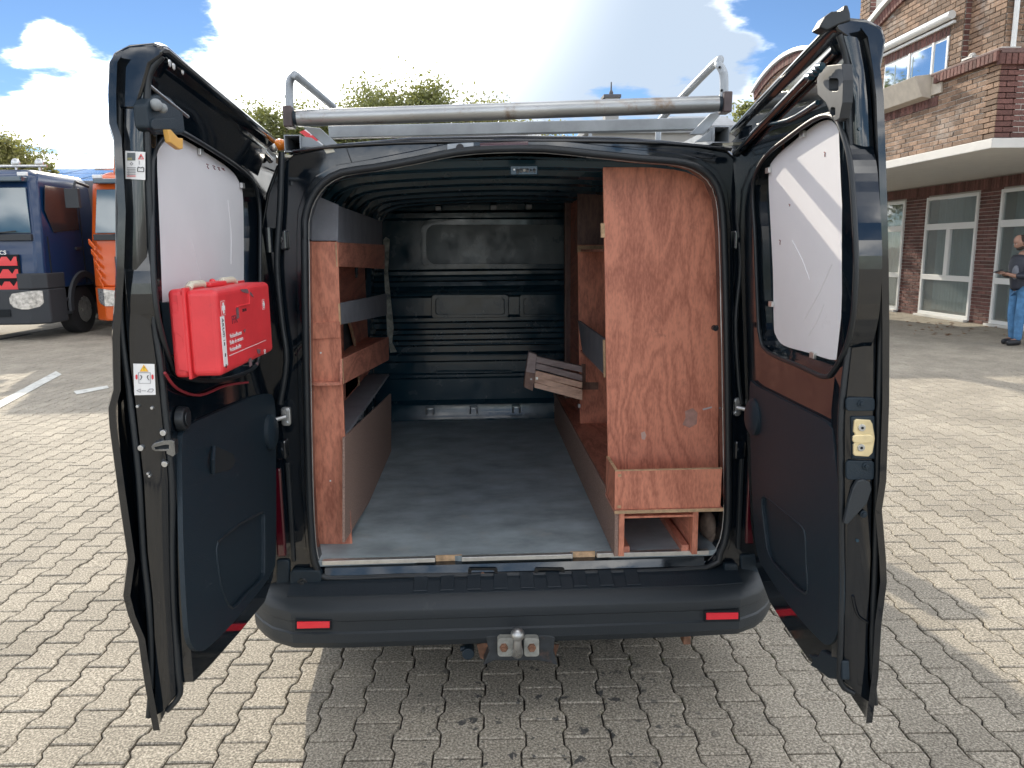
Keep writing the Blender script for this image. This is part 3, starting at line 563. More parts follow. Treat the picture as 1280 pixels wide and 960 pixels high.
# underbody, wheels, cab glass and lamps at the front
w = M(); w.box(-.80, .82, .25, 4.9, .26, .40); w.obj('underbody', HOLE_SHADE, van)
for y in (1.25, 4.3):
    for sx in (-1, 1):
        w = M(); c = Vector((X0+sx*.80, y, .33)); w.tube([c+Vector((-.11, 0, 0)), c+Vector((-.10, 0, 0)), c+Vector((.10, 0, 0)), c+Vector((.11, 0, 0))], [.29, .33, .33, .29], 36); wh = w.obj('wheel', TYRE, van, smooth=40)
        w = M(); w.tube([c+Vector((sx*.095, 0, 0)), c+Vector((sx*.125, 0, 0))], [.22, .20], 24); w.obj('rim', GALV, wh, smooth=40)
w = M(); w.plate([Vector((X0+x, y, z)) for x, y, z in ((-.72, 3.66, 1.95), (.72, 3.66, 1.95), (.84, 4.24, 1.48), (-.84, 4.24, 1.48))], (0, .03, .03)); w.obj('windscreen', GLASS, van)
for sx in (-1, 1):
    w = M(); w.plate([Vector((X0+sx*x, y, z)) for x, y, z in ((.945, 2.75, 1.2), (.945, 3.95, 1.2), (.89, 3.6, 1.72), (.87, 2.8, 1.75))], (sx*.012, 0, 0)); w.obj('cab_window', GLASS, van)
    w = M(); w.box(X0+sx*1.14-.13, X0+sx*1.14+.13, 3.78, 3.88, 1.22, 1.60); w.box(X0+sx*.97-.05, X0+sx*.97+.05, 3.80, 3.85, 1.24, 1.34); w.obj('wing_mirror', TRIM, van, bevel=.02)
    w = M(); w.box(X0+sx*.62-.13, X0+sx*.62+.13, 5.1, 5.19, .78, .95); w.obj('headlight', mat('clear_lamp', (.7, .72, .75), .1, coat=1), van, bevel=.02)

# ---------------------------------------------------------------- rear doors
def door(side):
    L_ = side < 0
    n, c = ((1, 0, 0), -.825) if L_ else ((1, -.07, .066), .882)
    def D(x, y, off=0.0): return on(x, y, n, c - side*off)         # off: metres towards the van's middle from the inner face
    out = Vector((side, 0, 0))                                     # towards the outside
    # outer skin: free-edge profile from the silhouette, hinge edge on the pillar
    if L_: prof = [(-.862, 2.065), (-.874, 2.05), (-.882, 1.99), (-.887, 1.93), (-.880, 1.90), (-.886, 1.75), (-.905, 1.6), (-.925, 1.48), (-.935, 1.36), (-.950, 1.32), (-.952, 1.28), (-.948, 1.12), (-.942, .96), (-.962, .87), (-.955, .82), (-.938, .76), (-.934, .65), (-.925, .52)]; yf, hz = -.905, -.055
    else: prof = [(.72, 2.11), (.738, 2.09), (.755, 2.02), (.765, 1.97), (.79, 1.75), (.805, 1.6), (.816, 1.48), (.829, 1.31), (.837, 1.12), (.832, 1.05), (.851, .93), (.858, .87), (.853, .76), (.856, .63), (.85, .50)]; yf, hz = -.95, .06
    skin = M(); rings = []
    for x, z in prof:
        rg = []
        for i, t_ in enumerate((0, .02, .06, .3, .6, .9, 1.0)):
            y = yf*(1-t_) + (-.01)*t_; xx = x + hz*t_*(1 if z < 1.7 else 1)*(1 if L_ else 1); xx += side*.012*math.sin(math.pi*min(1, t_*1.2)) - side*(.008 if i == 0 else 0)
            zz = z if z < 1.9 else z-.06*t_
            rg.append(Vector((xx, y, zz)))
        rg += [p - Vector((side*.016, 0, 0)) for p in reversed(rg)]
        rings.append(rg)
    skin.loft(rings, closed=True, cap=True)
    dr = skin.obj('rear_door', PAINT, van, smooth=50, fix=True)
    if side > 0: dr['label'] = 'right rear door with its white window board in patchy sunlight'
    else: dr['label'] = 'left rear door carrying a red first aid case'
    # inner frame with the window cut out
    if L_:
        fo = [(190, 82), (205, 68), (225, 78), (280, 124), (345, 180), (345, 300), (345, 500), (345, 690), (341, 722), (331, 752), (300, 790), (262, 833), (236, 862), (222, 870), (218, 840), (214, 760), (212, 690), (209, 600), (204, 520), (199, 460), (191, 400), (187, 300), (186, 200), (183, 130)]
        wi = [(190, 215), (192, 195), (198, 178), (210, 166), (226, 165), (258, 183), (292, 205), (312, 222), (321, 240), (325, 270), (325, 330), (325, 400), (324, 440), (315, 462), (270, 476), (226, 470), (213, 450), (203, 420), (195, 380), (191, 320)]
        bo = [(193, 215), (195, 198), (201, 183), (211, 174), (226, 173), (256, 190), (288, 212), (300, 230), (304, 250), (305, 330), (304, 400), (302, 440), (298, 458), (262, 470), (225, 462), (212, 440), (203, 405), (196, 370), (193, 320)]
    else:
        fo = [(1063, 60), (1046, 42), (1030, 50), (985, 100), (940, 148), (914, 178), (925, 300), (932, 500), (938, 650), (946, 710), (962, 752), (985, 788), (1012, 826), (1034, 842), (1052, 852), (1056, 800), (1055, 700), (1055, 600), (1055, 520), (1061, 460), (1067, 400), (1071, 340), (1072, 300), (1070, 250), (1065, 200), (1064, 120)]
        wi = [(1066, 240), (1062, 200), (1056, 175), (1046, 150), (1034, 144), (1016, 150), (985, 172), (960, 192), (946, 214), (941, 240), (944, 300), (947, 380), (950, 420), (960, 440), (1000, 458), (1030, 471), (1042, 462), (1055, 440), (1063, 415), (1068, 380), (1070, 320)]
        bo = [(1063, 240), (1060, 200), (1055, 178), (1047, 160), (1037, 150), (1020, 155), (990, 178), (968, 198), (961, 215), (962, 260), (966, 340), (967, 405), (970, 420), (980, 432), (1010, 441), (1043, 450), (1051, 436), (1059, 412), (1065, 375), (1066, 320)]
    yj = -.882 if L_ else -.930
    fo3 = [D(x, y) for x, y in fo]
    for p in fo3: p.y = max(p.y, yj+.014)
    th = .062 if L_ else .058
    f = M(); f.plate(fo3, out*th, [[D(x, y) for x, y in curve2(wi)]]); fr_ = f.obj('door_frame', PAINT, dr, bevel=.008, seg=3)
    # pale edge-return seen inside the window recess, then the board
    f = M(); f.plate([D(x, y, -.045) for x, y in wi], out*.004); f.obj('window_glass', GLASS, dr)
    f = M(); f.plate([D(x, y, -.018) for x, y in curve2(bo)], out*.006); bd = f.obj('window_board', BOARD, dr, bevel=.001)
    cl = ((251, 190), (303, 232)) if L_ else ((1003, 168), (960, 213), (964, 380), (1016, 444))
    for x, y in cl:
        q = D(x, y, -.012); f = M(); f.box(q.x-.004, q.x+.004, q.y-.013, q.y+.013, q.z-.008, q.z+.008); k = f.obj('board_clip', ALU, dr, bevel=.001)
    P = [D(x, y, .004) for x, y in curve2(wi)]; f = M(); f.tube(P+[P[0]], .006, 8, cap=False); f.obj('window_seal', RUBBER, dr, smooth=60)
    # jamb: shiny shut face with rounded lips and rubber
    if L_: ja = [(178, 78, 200, 70), (158, 100, 184, 92), (154, 130, 181, 126), (153, 200, 182, 205), (153, 300, 186, 300), (155, 400, 190, 400), (160, 450, 197, 450), (167, 500, 203, 508), (178, 600, 212, 600), (183, 690, 213, 690), (190, 750, 215, 760), (193, 820, 220, 840), (192, 872, 222, 868), (190, 896, 206, 888)]; yj = -.882
    else: ja = [(1078, 48, 1052, 44), (1088, 90, 1062, 78), (1092, 150, 1064, 140), (1096, 220, 1067, 220), (1097, 300, 1071, 300), (1097, 400, 1067, 400), (1096, 460, 1060, 462), (1094, 520, 1054, 520), (1092, 600, 1054, 600), (1090, 700, 1055, 700), (1086, 800, 1054, 800), (1087, 850, 1053, 852), (1090, 880, 1070, 866)]; yj = -.930
    f = M(); rg = []
    for x1, y1, x2, y2 in ja:
        a, b_ = PY(x1, y1, yj), PY(x2, y2, yj+.004); m_ = (a+b_)/2; w_ = (b_-a)
        xs = np.interp(-a.z, [-z for _, z in prof], [x for x, _ in prof]); rg.append([Vector((xs-side*.006, yj+.045, a.z)), a+Vector((0, .03, 0)), a+Vector((0, .006, 0)), a+w_*.06, a+w_*.5+Vector((0, -.002, 0)), b_-w_*.10, b_+Vector((0, .008, 0)), b_+Vector((0, .06, 0))])
    f.loft(rg, closed=True, cap=True); jm = f.obj('shut_face', PAINT, dr, smooth=50, fix=True)
    P = curve([PY(x1+side*4, y1, yj+.004) for x1, y1, _, _ in ja], 3); f = M(); f.tube(P, .0075, 8); f.obj('edge_rubber', RUBBER, dr, smooth=60)
    P = curve([PY(x2-side*3, y2, yj+.008) for _, _, x2, y2 in ja], 3); f = M(); f.tube(P, .007, 8); f.obj('inner_rubber', RUBBER, dr, smooth=60)
    # top rail leaning inward
    ends = ((203, 51, -.885, -.760), (345, 172, -.005, -.762)) if L_ else ((1044, 19, -.925, .662), (912, 161, -.005, .742))
    f = M(); rg = []
    for t_ in (0, .04, .3, .6, 1.0):
        (xa, ya, Ya, Xa), (xb, yb, Yb, Xb) = ends; za, zb = PY(xa, ya, Ya).z, PY(xb, yb, Yb).z; Xa, Xb = PY(xa, ya, Ya).x, PY(xb, yb, Yb).x
        y = Ya+(Yb-Ya)*t_; x = Xa+(Xb-Xa)*t_; z = za+(zb-za)*t_ - (.012 if t_ == 0 else 0)
        rg.append([Vector((x+side*a, y, z+b_)) for a, b_ in ((0, 0), (.003, -.018), (.030, -.035), (.045, -.075), (.066, -.125), (.105, -.125), (.115, -.04), (.105, -.012), (.07, .004), (.02, .008))])
    f.loft(rg, closed=True, cap=True); f.obj('top_rail', PAINT, dr, smooth=35, fix=True, bevel=.006)
    nt_, ct_ = ((1, 0, -.6), -.765-.6*2.08); xt = 0
    # pressed ridge parallel to the rail
    rr = [(205, 85), (260, 128), (310, 170), (338, 200)] if L_ else [(1045, 62), (990, 118), (945, 165), (922, 192)]
    f = M(); f.tube(curve([D(x, y, .012) for x, y in rr], 4), .012, 8); f.obj('pressed_ridge', PAINT, dr, smooth=60)
    # lower trim panel
    if L_:
        to = [(228, 545), (240, 530), (268, 517), (300, 503), (330, 493), (343, 500), (345, 560), (345, 690), (340, 715), (322, 742), (290, 780), (262, 808), (250, 814), (241, 808), (235, 785), (230, 700), (228, 620)]
        po = [(272, 676), (300, 655), (327, 640), (330, 655), (330, 700), (328, 722), (308, 742), (290, 760), (278, 740), (272, 710)]
        tn = [(233, 560), (243, 538), (270, 524), (302, 510), (328, 502), (337, 510), (339, 560), (340, 690), (334, 712), (318, 736), (288, 772), (260, 800), (250, 804), (243, 795), (238, 770), (234, 700), (232, 620)]
    else:
        to = [(937, 482), (946, 483), (985, 503), (1026, 524), (1037, 533), (1041, 545), (1047, 610), (1050, 700), (1050, 765), (1045, 795), (1036, 806), (1024, 800), (990, 762), (958, 716), (946, 690), (941, 640), (938, 560)]
        po = [(953, 622), (966, 628), (990, 648), (1006, 664), (1008, 700), (1010, 738), (1000, 738), (980, 718), (962, 695), (956, 660)]
        tn = to
    f = M(); f.plate([D(x, y, .012) for x, y in curve2(to, 3)], out*.012, [[D(x, y, .012) for x, y in curve2(po, 3)]]); tm = f.obj('door_trim', TRIM, dr, bevel=.005, seg=3)
    f = M(); f.plate([D(x, y, .0025) for x, y in po], out*.004); f.obj('pocket_back', TRIM, dr)
    P = [D(x, y, .011) for x, y in curve2(po, 3)]; f = M(); f.tube(P+[P[0]], .004, 6, cap=False); f.obj('pocket_lip', TRIM, dr, smooth=60)
    # check strap cup
    q = D(336, 540, .012) if L_ else D(944, 521, .012)
    f = M(); f.tube([q+Vector((side*.012, 0, 0)), q-Vector((side*.012, 0, 0)), q-Vector((side*.022, 0, 0))], [.062, .060, .045], 28)
    for i, v in enumerate(f.v): f.v[i] = (v[0], q.y+(v[1]-q.y)*.9, v[2])
    f.obj('strap_cup', TRIM, dr, smooth=40)
    if L_:
        q = D(234, 523, .022); f = M(); f.cyl(q+Vector((-.02, 0, 0)), q, .030, .028, n=18); f.cyl(q, q+Vector((.004, 0, 0)), .018, n=14); f.obj('ribbed_knob', RUBBER, dr, smooth=40, bevel=.003)
        f = M(); f.plate([D(x, y, .0135) for x, y in [(264, 560), (270, 558), (292, 568), (294, 578), (288, 587), (268, 592), (264, 588)]], out*.003); hd = f.obj('pull_recess', HOLE_SHADE, dr)
        f = M(); f.tube([D(267, 559, .017), D(266, 575, .026), D(266, 591, .017)], .006, 8); f.obj('pull_handle', TRIM, dr, smooth=50)
        f = M(); P = [D(x, y, .013) for x, y in [(272, 677), (300, 655), (328, 640)]]; f.tube(P, .004, 6); f.obj('scuffed_edge', BUMP, dr, smooth=50)
        # latch in the jamb
        yy = yj-.004
        f = M(); f.plate([PY(x, y, yy-.004) for x, y in [(189, 558), (193, 554), (203, 551), (214, 550), (218, 552), (219, 568), (216, 571), (208, 567), (208, 564), (194, 564), (190, 562)]], (0, .02, 0), [[PY(x, y, yy-.004) for x, y in [(193, 559), (206, 556), (211, 556), (211, 561), (194, 561.5)]]]); f.obj('latch', mat('dark_chrome', (.22, .23, .24), .25, metal=.9, var=.3, vscale=30), dr, bevel=.0015)
        f = M(); f.plate([PY(x, y, yy-.0015) for x, y in [(191, 557), (212, 553), (213, 564), (192, 563)]], (0, .002, 0)); f.obj('latch_slot', HOLE_SHADE, dr)
        for x, y, r in ((204, 541, .0060), (206, 580, .0060), (176, 560, .0058), (172, 508, .003), (190, 510, .003), (185, 592, .0026), (187, 595, .0026)):
            q = PY(x, y, yy); f = M(); f.cyl(q+Vector((0, -.003, 0)), q+Vector((0, .006, 0)), r*1.15, n=16); k = f.obj('screw', STEEL, dr, bevel=.0008)
        # stickers on the jamb
        def stick(px, lab): 
            f = M(); f.plate([PY(x, y, yy-.0008) for x, y in px], (0, .0006, 0)); o = f.obj('sticker', WHITE, dr); o['label'] = lab; return o
        s1 = stick([(156.5, 188.5), (181.5, 190), (181.5, 225), (157, 223.5)], 'white instruction sticker with pictograms high on the door edge')
        s2 = stick([(166.5, 454.5), (193, 455), (194.5, 493.5), (168, 494)], 'white warning sticker with a yellow triangle on the door edge')
        dp = [0]
        def pr(px, m, par, hole=None):
            dp[0] += 1
            f = M(); f.plate([PY(x, y, yy-.0020-dp[0]*.00001) for x, y in px], (0, .0005, 0), [[PY(x, y, yy-.0020-dp[0]*.00001) for x, y in hole]] if hole else ()); f.obj('print', m, par)
        def rect(x0, y0, x1, y1): return [(x0, y0), (x1, y0), (x1, y1), (x0, y1)]
        GREYP = mat('grey_print', (.35, .35, .36), .6); OLV = mat('olive_print', (.30, .28, .14), .6)
        pr(rect(159, 191, 169, 200.5), mat('dark_grey_print', (.12, .14, .15), .6), s1); pr(rect(159.2, 197, 165, 200), OLV, s1)
        pr([(176, 192), (180, 199), (172.5, 199)], REDP, s1, [(176, 194), (178.5, 198.2), (174, 198.2)]); pr([(175.6, 195), (176.4, 195), (176.2, 197.4), (175.8, 197.4)], BLACKP, s1)
        pr(rect(173.6, 201, 174.4, 205.5), GREYP, s1)
        pr([(164.3, 202.3), (166.8, 204.7), (164.3, 207), (162, 204.7)], GREYP, s1, [(164.3, 203.6), (165.5, 204.7), (164.3, 205.8), (163.2, 204.7)])
        for k in range(6): pr(rect(158.6, 209+k*2.1, 169.4, 210+k*2.1), GREYP if k < 5 else REDP, s1)
        pr(rect(160.6, 212.8, 161.4, 220), GREYP, s1)
        pr([(171.5, 210), (173, 208.3), (176, 209.6), (178, 208.4), (180, 209.8), (180, 215), (171.5, 214.6)], BLACKP, s1, [(172.3, 210.4), (173.3, 209.3), (176, 210.5), (178, 209.4), (179.2, 210.3), (179.2, 214.2), (172.3, 213.8)])
        pr([(179.6, 456.2), (184.8, 464), (175.2, 464)], YELP, s2); pr([(179.6, 455.9), (185.4, 464.5), (174.6, 464.5)], mat('orange_print', (.75, .35, .03), .6), s2, [(179.6, 457.3), (184, 463.8), (176, 463.8)])
        pr([(179.4, 458.6), (180.6, 458.6), (180.2, 461.4), (179.8, 461.4)], BLACKP, s2); pr(rect(179.6, 462, 180.4, 462.8), BLACKP, s2)
        for cx_ in (170.6, 190.6): pr([(cx_-1.3, 469), (cx_, 468), (cx_+1.2, 469.5), (cx_+1.3, 473), (cx_, 474.6), (cx_-1.2, 473)], REDP, s2)
        pr([(172.6, 465.5), (188, 465.5), (188.4, 479.5), (173.2, 479.5)], GREYP, s2, [(173.2, 466.2), (187.4, 466.2), (187.8, 478.9), (173.8, 478.9)])
        for sg, cx_ in ((1, 175.8), (-1, 185.2)): pr([(cx_-sg*1.2, 468.8), (cx_+sg*1.2, 469.5), (cx_+sg*1.8, 471.8), (cx_+sg*.4, 474), (cx_-sg*1.4, 475.6), (cx_-sg*1.2, 474.6), (cx_+sg*.1, 473.2), (cx_+sg*.8, 471.6), (cx_+sg*.3, 470.2)], BLACKP, s2)
        pr([(175.5, 485.8), (175.8, 491), (170.2, 488.4)], GREYP, s2, [(174.8, 487), (175, 489.8), (171.8, 488.4)])
        pr([(183.5, 490), (186.5, 486), (191, 485.6), (192.2, 487.5), (190, 490.6)], GREYP, s2, [(185, 489.4), (187, 487), (190.4, 486.6), (191, 487.8), (189.6, 489.8)])
        for k in range(4): pr(rect(177+k*1.4, 488, 177.8+k*1.4, 489), GREYP, s2)
        # upper latch housing with the yellow tag
        f = M(); f.plate([D(x, y, .026) for x, y in [(183, 131), (190, 120), (203, 116), (214, 122), (229, 140), (232, 165), (228, 168), (196, 168), (186, 160)]], out*.03); hs_ = f.obj('upper_latch_housing', TRIM, dr, bevel=.006, seg=3)
        f = M(); f.plate([D(x, y, .030) for x, y in rrect(190, 148, 222, 162, 4, 3)], out*.006); f.obj('release_paddle', TRIM, dr, bevel=.003)
        q = D(195, 131, .034); f = M(); f.ball(q, .013, 14); f.ball(q+Vector((.002, .028, -.002)), .011, 12); f.obj('grey_stop', mat('dusty_grey_plastic', (.25, .27, .28), .6, var=.3), dr, smooth=60)
        f = M(); f.plate([D(x, y, .045) for x, y in [(210, 162), (214, 162), (223, 172), (229, 173), (229, 186), (225, 187), (213, 178)]], out*.012); f.obj('yellow_tag', YEL, dr, bevel=.002)
        f = M(); f.tube([D(187, 107, .022), D(205, 122, .026), D(235, 146, .022)], .004, 8); f.obj('release_rod', STEEL, dr, smooth=50)
        f = M(); f.tube(curve([D(x, y, .010) for x, y in [(206, 466), (222, 486), (250, 494), (282, 482), (310, 478)]], 4), .0035, 6); f.obj('cable', mat('red_cable', (.25, .02, .03), .5), dr, smooth=50)
        for x, y in ((212, 78), (217, 82), (228, 88)): q = on(x, y, nt_, ct_+.002); f = M(); f.ball(q, .008, 8, (.3, 1, 1.3)); f.obj('chipped_paint', ALU, dr)
        q = D(262, 548, .02)
    else:
        yy = yj-.003
        f = M(); f.plate([PY(x, y, yy-.002) for x, y in [(1064, 521), (1094, 520), (1094, 574), (1066, 574)]], (0, .02, 0)); f.obj('striker_seat', TRIM, dr, bevel=.003)
        f = M(); f.plate([PY(x, y, yy-.008) for x, y in [(1068, 526), (1071, 524), (1088, 525), (1091, 530), (1094, 548), (1091, 566), (1086, 571), (1069, 570), (1067, 568), (1067, 556), (1069, 554), (1069, 542), (1067, 540)]], (0, .006, 0)); st = f.obj('striker_plate', GOLD, dr, bevel=.0015)
        f = M(); f.plate([PY(x, y, yy-.013) for x, y in rrect(1066, 544, 1092, 554, 4, 3)], (0, .006, 0)); f.obj('striker_tongue', GOLD, dr, bevel=.0015)
        for x, y in ((1078, 535), (1077, 560)):
            q = PY(x, y, yy-.012); f = M(); f.cyl(q, q+Vector((0, .006, 0)), .0085, n=18); f.obj('striker_screw', STEEL, dr, bevel=.001)
            f = M(); f.cyl(q+Vector((0, -.001, 0)), q+Vector((0, .001, 0)), .0035, n=6); f.obj('hex_socket', HOLE_SHADE, dr)
        for a, b_ in (((1058, 497), (1094, 514)), ((1058, 576), (1093, 600))):
            f = M(); f.plate([PY(x, y, yy-.003) for x, y in rrect(a[0], a[1], b_[0], b_[1], 4, 3)], (0, .008, 0)); f.obj('jamb_cover', TRIM, dr, bevel=.002)
        for x, y in ((1077, 505), (1083, 583), (1080, 643)):
            q = PY(x, y, yy-.006); f = M(); f.cyl(q, q+Vector((0, .006, 0)), .009, n=12); f.cyl(q+Vector((0, -.004, 0)), q, .005, n=6); f.obj('jamb_bolt', TRIM, dr, bevel=.001)
        f = M(); f.plate([PY(x, y, yy-.012) for x, y in [(1055, 655), (1060, 632), (1066, 612), (1072, 601), (1080, 599), (1088, 603), (1090, 612), (1084, 630), (1070, 645), (1060, 656)]], (0, .012, 0)); f.obj('release_lever', BUMP, dr, bevel=.003, seg=3)
        for x, y in ((1075, 161), (1087, 406), (1081, 429), (1072, 676)): q = PY(x, y, yy); f = M(); f.cyl(q, q+Vector((0, .01, 0)), .004, n=10); f.obj('jamb_stud', INNER, dr)
        # upper latch casting
        f = M(); f.plate([D(x, y, .03) for x, y in [(1021, 99), (1026, 88), (1034, 82), (1052, 80), (1054, 100), (1053, 128), (1049, 148), (1043, 152), (1039, 142), (1032, 128), (1022, 118)]], out*.022, [[D(x, y, .03) for x, y in rrect(1036, 98, 1048, 114, 3, 3)], [D(x, y, .03) for x, y in rrect(1038, 134, 1044, 145, 2.6, 3)]]); f.obj('upper_latch_casting', mat('dusty_black_casting', (.028, .033, .04), .5, var=.25, vscale=20), dr, bevel=.004)
        for x, y in ((1012, 97), (1018, 92), (1022, 88), (1025, 84)): q = D(x, y, .05); f = M(); f.cyl(q+Vector((0, -.01, 0)), q+Vector((0, .012, .004)), .008, n=10); f.obj('latch_spring', INNER, dr, smooth=40)
        f = M(); f.plate([PY(x, y, -.93) for x, y in [(1024, 34), (1032, 20), (1040, 14), (1054, 13), (1056, 6), (1060, 6), (1063, 16), (1064, 26), (1050, 30), (1034, 38)]], (0, .04, 0)); f.obj('top_pivot', RUBBER, dr, bevel=.003)
        f = M(); f.tube(curve([D(x, y, .006) for x, y in [(948, 156), (985, 150), (1022, 128)]], 4), .006, 8); f.obj('release_rod', INNER, dr, smooth=50)
        # torn rubber at the lower corner
        f = M(); f.plate([D(x, y, .01) for x, y in [(1010, 818), (1022, 820), (1026, 812), (1040, 820), (1052, 826), (1053, 850), (1035, 848), (1020, 836), (1012, 832), (1015, 826)]], out*.02); f.obj('torn_corner_guard', TRIM, dr, bevel=.004)
        f = M(); P = curve([PY(x, y, yy+.002) for x, y in [(1066, 745), (1072, 768), (1085, 778)]], 4); f.tube(P, .004, 6); f.obj('jamb_crease', PAINT, dr, smooth=60)
    SCR = mat('pale_scratch', (.12, .14, .155), .7)
    sc = M(); sr = random.Random(3+side)
    for _ in range(34):
        if L_: x, y = sr.uniform(240, 335), sr.uniform(520, 760)
        else: x, y = sr.uniform(965, 1045), sr.uniform(560, 760)
        p = D(x, y, .0128); a_ = sr.uniform(-.6, 1.9); l_ = sr.uniform(.004, .028); q = p+Vector((0, math.cos(a_)*l_, math.sin(a_)*l_)); w_ = Vector((0, -math.sin(a_), math.cos(a_)))*sr.uniform(.0003, .0007)
        if (L_ and 270 < x < 332 and y > 640) or (not L_ and x < 1012 and y > 615): continue
        q += Vector((.07*(q.y-p.y)*(0 if L_ else 1)-.066*(q.z-p.z)*(0 if L_ else 1), 0, 0)); sc.add([p-w_, q-w_, q+w_, p+w_], [(0, 1, 2, 3)])
    tag(sc.obj('scratches', SCR, dr), kind='stuff')
    mk = [(258, 205, 261, 211), (266, 207, 269, 212), (272, 209, 275, 213), (277, 210, 281, 213)] if L_ else [(974, 300, 975, 306), (1030, 190, 1031, 196), (986, 255, 987, 258)]
    for x0, y0, x1, y1 in mk:
        f = M(); P = [D(x, y, -.0172) for x, y in ((x0, y0), ((x0+x1)/2+1, y0+1), (x0+1, (y0+y1)/2), (x1, y1))]; f.tube(P, .0012, 4); f.obj('pen_mark', mat('dark_red_pen', (.18, .02, .03), .6), bd)
    for x0, y0, x1, y1 in (((240, 300, 262, 420), (285, 250, 289, 330)) if L_ else ((1005, 400, 1040, 330), (1050, 300, 1056, 360), (1010, 420, 1030, 380), (990, 300, 1012, 350))):
        f = M(); f.tube([D(x0, y0, -.0174), D((x0+x1)/2+2, (y0+y1)/2, -.0174), D(x1, y1, -.0174)], .0008, 4); f.obj('board_scratch', mat('faint_scratch', (.82, .82, .84), .5), bd)
    return dr
def curve2(q, n=4):
    return [(p.x, p.y) for p in curve([Vector((x, y, 0)) for x, y in q], n, True)]
dL = door(-1); dR = door(1)

# ---------------------------------------------------------------- plywood shelving screwed into the van
def strip(name, pts, vec, m, parent, bevel=.001, holes=(), **k):
    w = M(); w.plate(pts, vec, holes); return w.obj(name, m, parent, bevel=bevel, **k)
YF = .16
sh = strip('left_shelving', [PY(x, y, YF) for x, y in [(378, 302), (422, 302), (425, 400), (431, 547), (440, 680), (398, 680), (392, 560), (384, 420)]], (0, .014, 0), WOOD, van)
sh['label'] = 'left plywood shelving with its narrow reddish end panel'
strip('end_panel_top', [PY(x, y, YF+.012) for x, y in [(379, 301), (381, 270), (396, 245), (423, 256), (422.5, 301)]], (0, .010, 0), HARD, sh)
strip('cover_strip', [PY(x, y, YF-.008) for x, y in [(388, 404), (424.5, 402), (426, 422), (389, 424)]], (0, .008, 0), WOOD, sh)
XF = -.612
def L3(x, z, y): return Vector((x, y, z))
def lip(name, xa, ya0, ya1, xb, yb0, yb1, m, t=.009):
    a0, a1 = PX(xa, ya0, XF), PX(xa, ya1, XF); b0, b1 = PX(xb, yb0, XF), PX(xb, yb1, XF)
    o = strip(name, [a0, b0, b1, a1], (-t, 0, 0), m, sh); return a0, a1, b0, b1
lip('side_board_upper', 423, 257, 303, 478, 277, 306, HARD)
r_ = [lip('shelf_lip', 423.5, 303, 333, 481, 306, 336, WOODY), lip('shelf_lip', 425.5, 379, 406, 483.5, 367, 394, HARD), lip('shelf_lip', 427.5, 449, 481, 486, 421, 450, WOODY)]
lip('base_box_side', 431, 547, 678, 489, 492, 583, CARPET)
for a0, a1, b0, b1 in r_:
    w = M(); w.box(-.775, XF-.009, a1.y, b1.y, a1.z-.002, a1.z+.010); w.obj('shelf_board', WOODY, sh, bevel=.001)
    w = M(); w.box(XF-.004, XF+.001, YF-.002, YF+.012, min(a1.z, a0.z), max(a1.z, a0.z)); w.obj('pale_edge', EDGE, sh)
z0, z1 = FZ, .985; w = M(); w.box(-.775, XF-.009, YF+.02, 1.62, z1-.02, z1-.006); w.obj('base_box_lid', HARD, sh, bevel=.001)  # dark board on the lid stands in for shade inside the bay
XB = -.735
bp_ = [Vector((XB, YF+.015, .985)), Vector((XB, 1.66, .985)), Vector((XB, 1.66, 1.75)), Vector((XB, YF+.015, 1.75))]
h1 = [PX(x, y, XB) for x, y in [(429, 404), (436, 402), (440, 416), (443, 430), (445, 440), (440, 446), (430, 448)]]
h2 = [PX(x, y, XB) for x, y in [(432, 478), (440, 472), (447, 470), (448, 490), (444, 512), (436, 517), (432, 510)]]
strip('back_panel', bp_, (-.008, 0, 0), WOODY, sh, holes=[h1, h2])
for h in (h1, h2):
    w = M(); P = curve([p+Vector((.001, 0, 0)) for p in h[1:6]], 5); w.tube([p+Vector((0, rnd.uniform(-.004, .004), rnd.uniform(-.004, .004))) for p in P], [rnd.uniform(.004, .009) for _ in P], 6); w.obj('torn_edge', EDGE, sh)
    q = sum(h, Vector())/len(h); w = M(); w.box(XB-.04, XB-.02, q.y-.3, q.y+.3, q.z-.1, q.z+.1); w.obj('bare_wall', mat('blue_grey_wall', (.06, .09, .11), .4, var=.5, vscale=20), sh)
for x, y in ((401, 441), (413, 601), (400, 481)):
    q = PY(x, y, YF); w = M(); w.cyl(q+Vector((0, -.0015, 0)), q+Vector((0, .002, 0)), .0035, n=10); w.obj('screw_head', WHITE, sh)

# right-hand shelving
rs = strip('right_shelving', [PY(x, y, .15) for x, y in [(754, 209), (862, 209), (878, 216), (890, 232), (896, 262), (898, 400), (898, 592), (760.5, 592), (758, 470)]], (0, .015, 0), WOOD, van)
rs['label'] = 'right plywood shelving with the big reddish end panel'
strip('pale_edge', [PY(x, y, .149) for x, y in [(751, 279), (756, 279), (756.5, 297), (751.5, 297)]], (0, .016, 0), EDGE, rs)
strip('pale_edge', [PY(x, y, .20) for x, y in [(754, 425), (758, 425), (759, 472), (755, 472)]], (0, .016, 0), EDGE, rs)
yb = -.035
zt = PY(773, 589, yb).z; zb = PY(773, 637, yb).z; xl = PY(773, 600, yb).x; xr = PY(902, 600, yb).x
w = M(); w.box(xl, xr, yb, yb+.013, zb, zt); w.obj('front_board', WOODY.copy() if 0 else WOOD, rs, bevel=.001)
w = M(); w.box(xl-.001, xr+.001, yb-.001, yb+.012, zt, zt+.0025); w.obj('pale_edge', EDGE, rs)
w = M(); w.box(xl-.012, xl, yb+.0, .155, zb, zt+.0); w.obj('side_board', WOOD, rs, bevel=.001)
w = M(); w.box(xl-.012, xl-.001, yb-.002, .155, zt, zt+.003); w.obj('pale_edge', EDGE, rs)
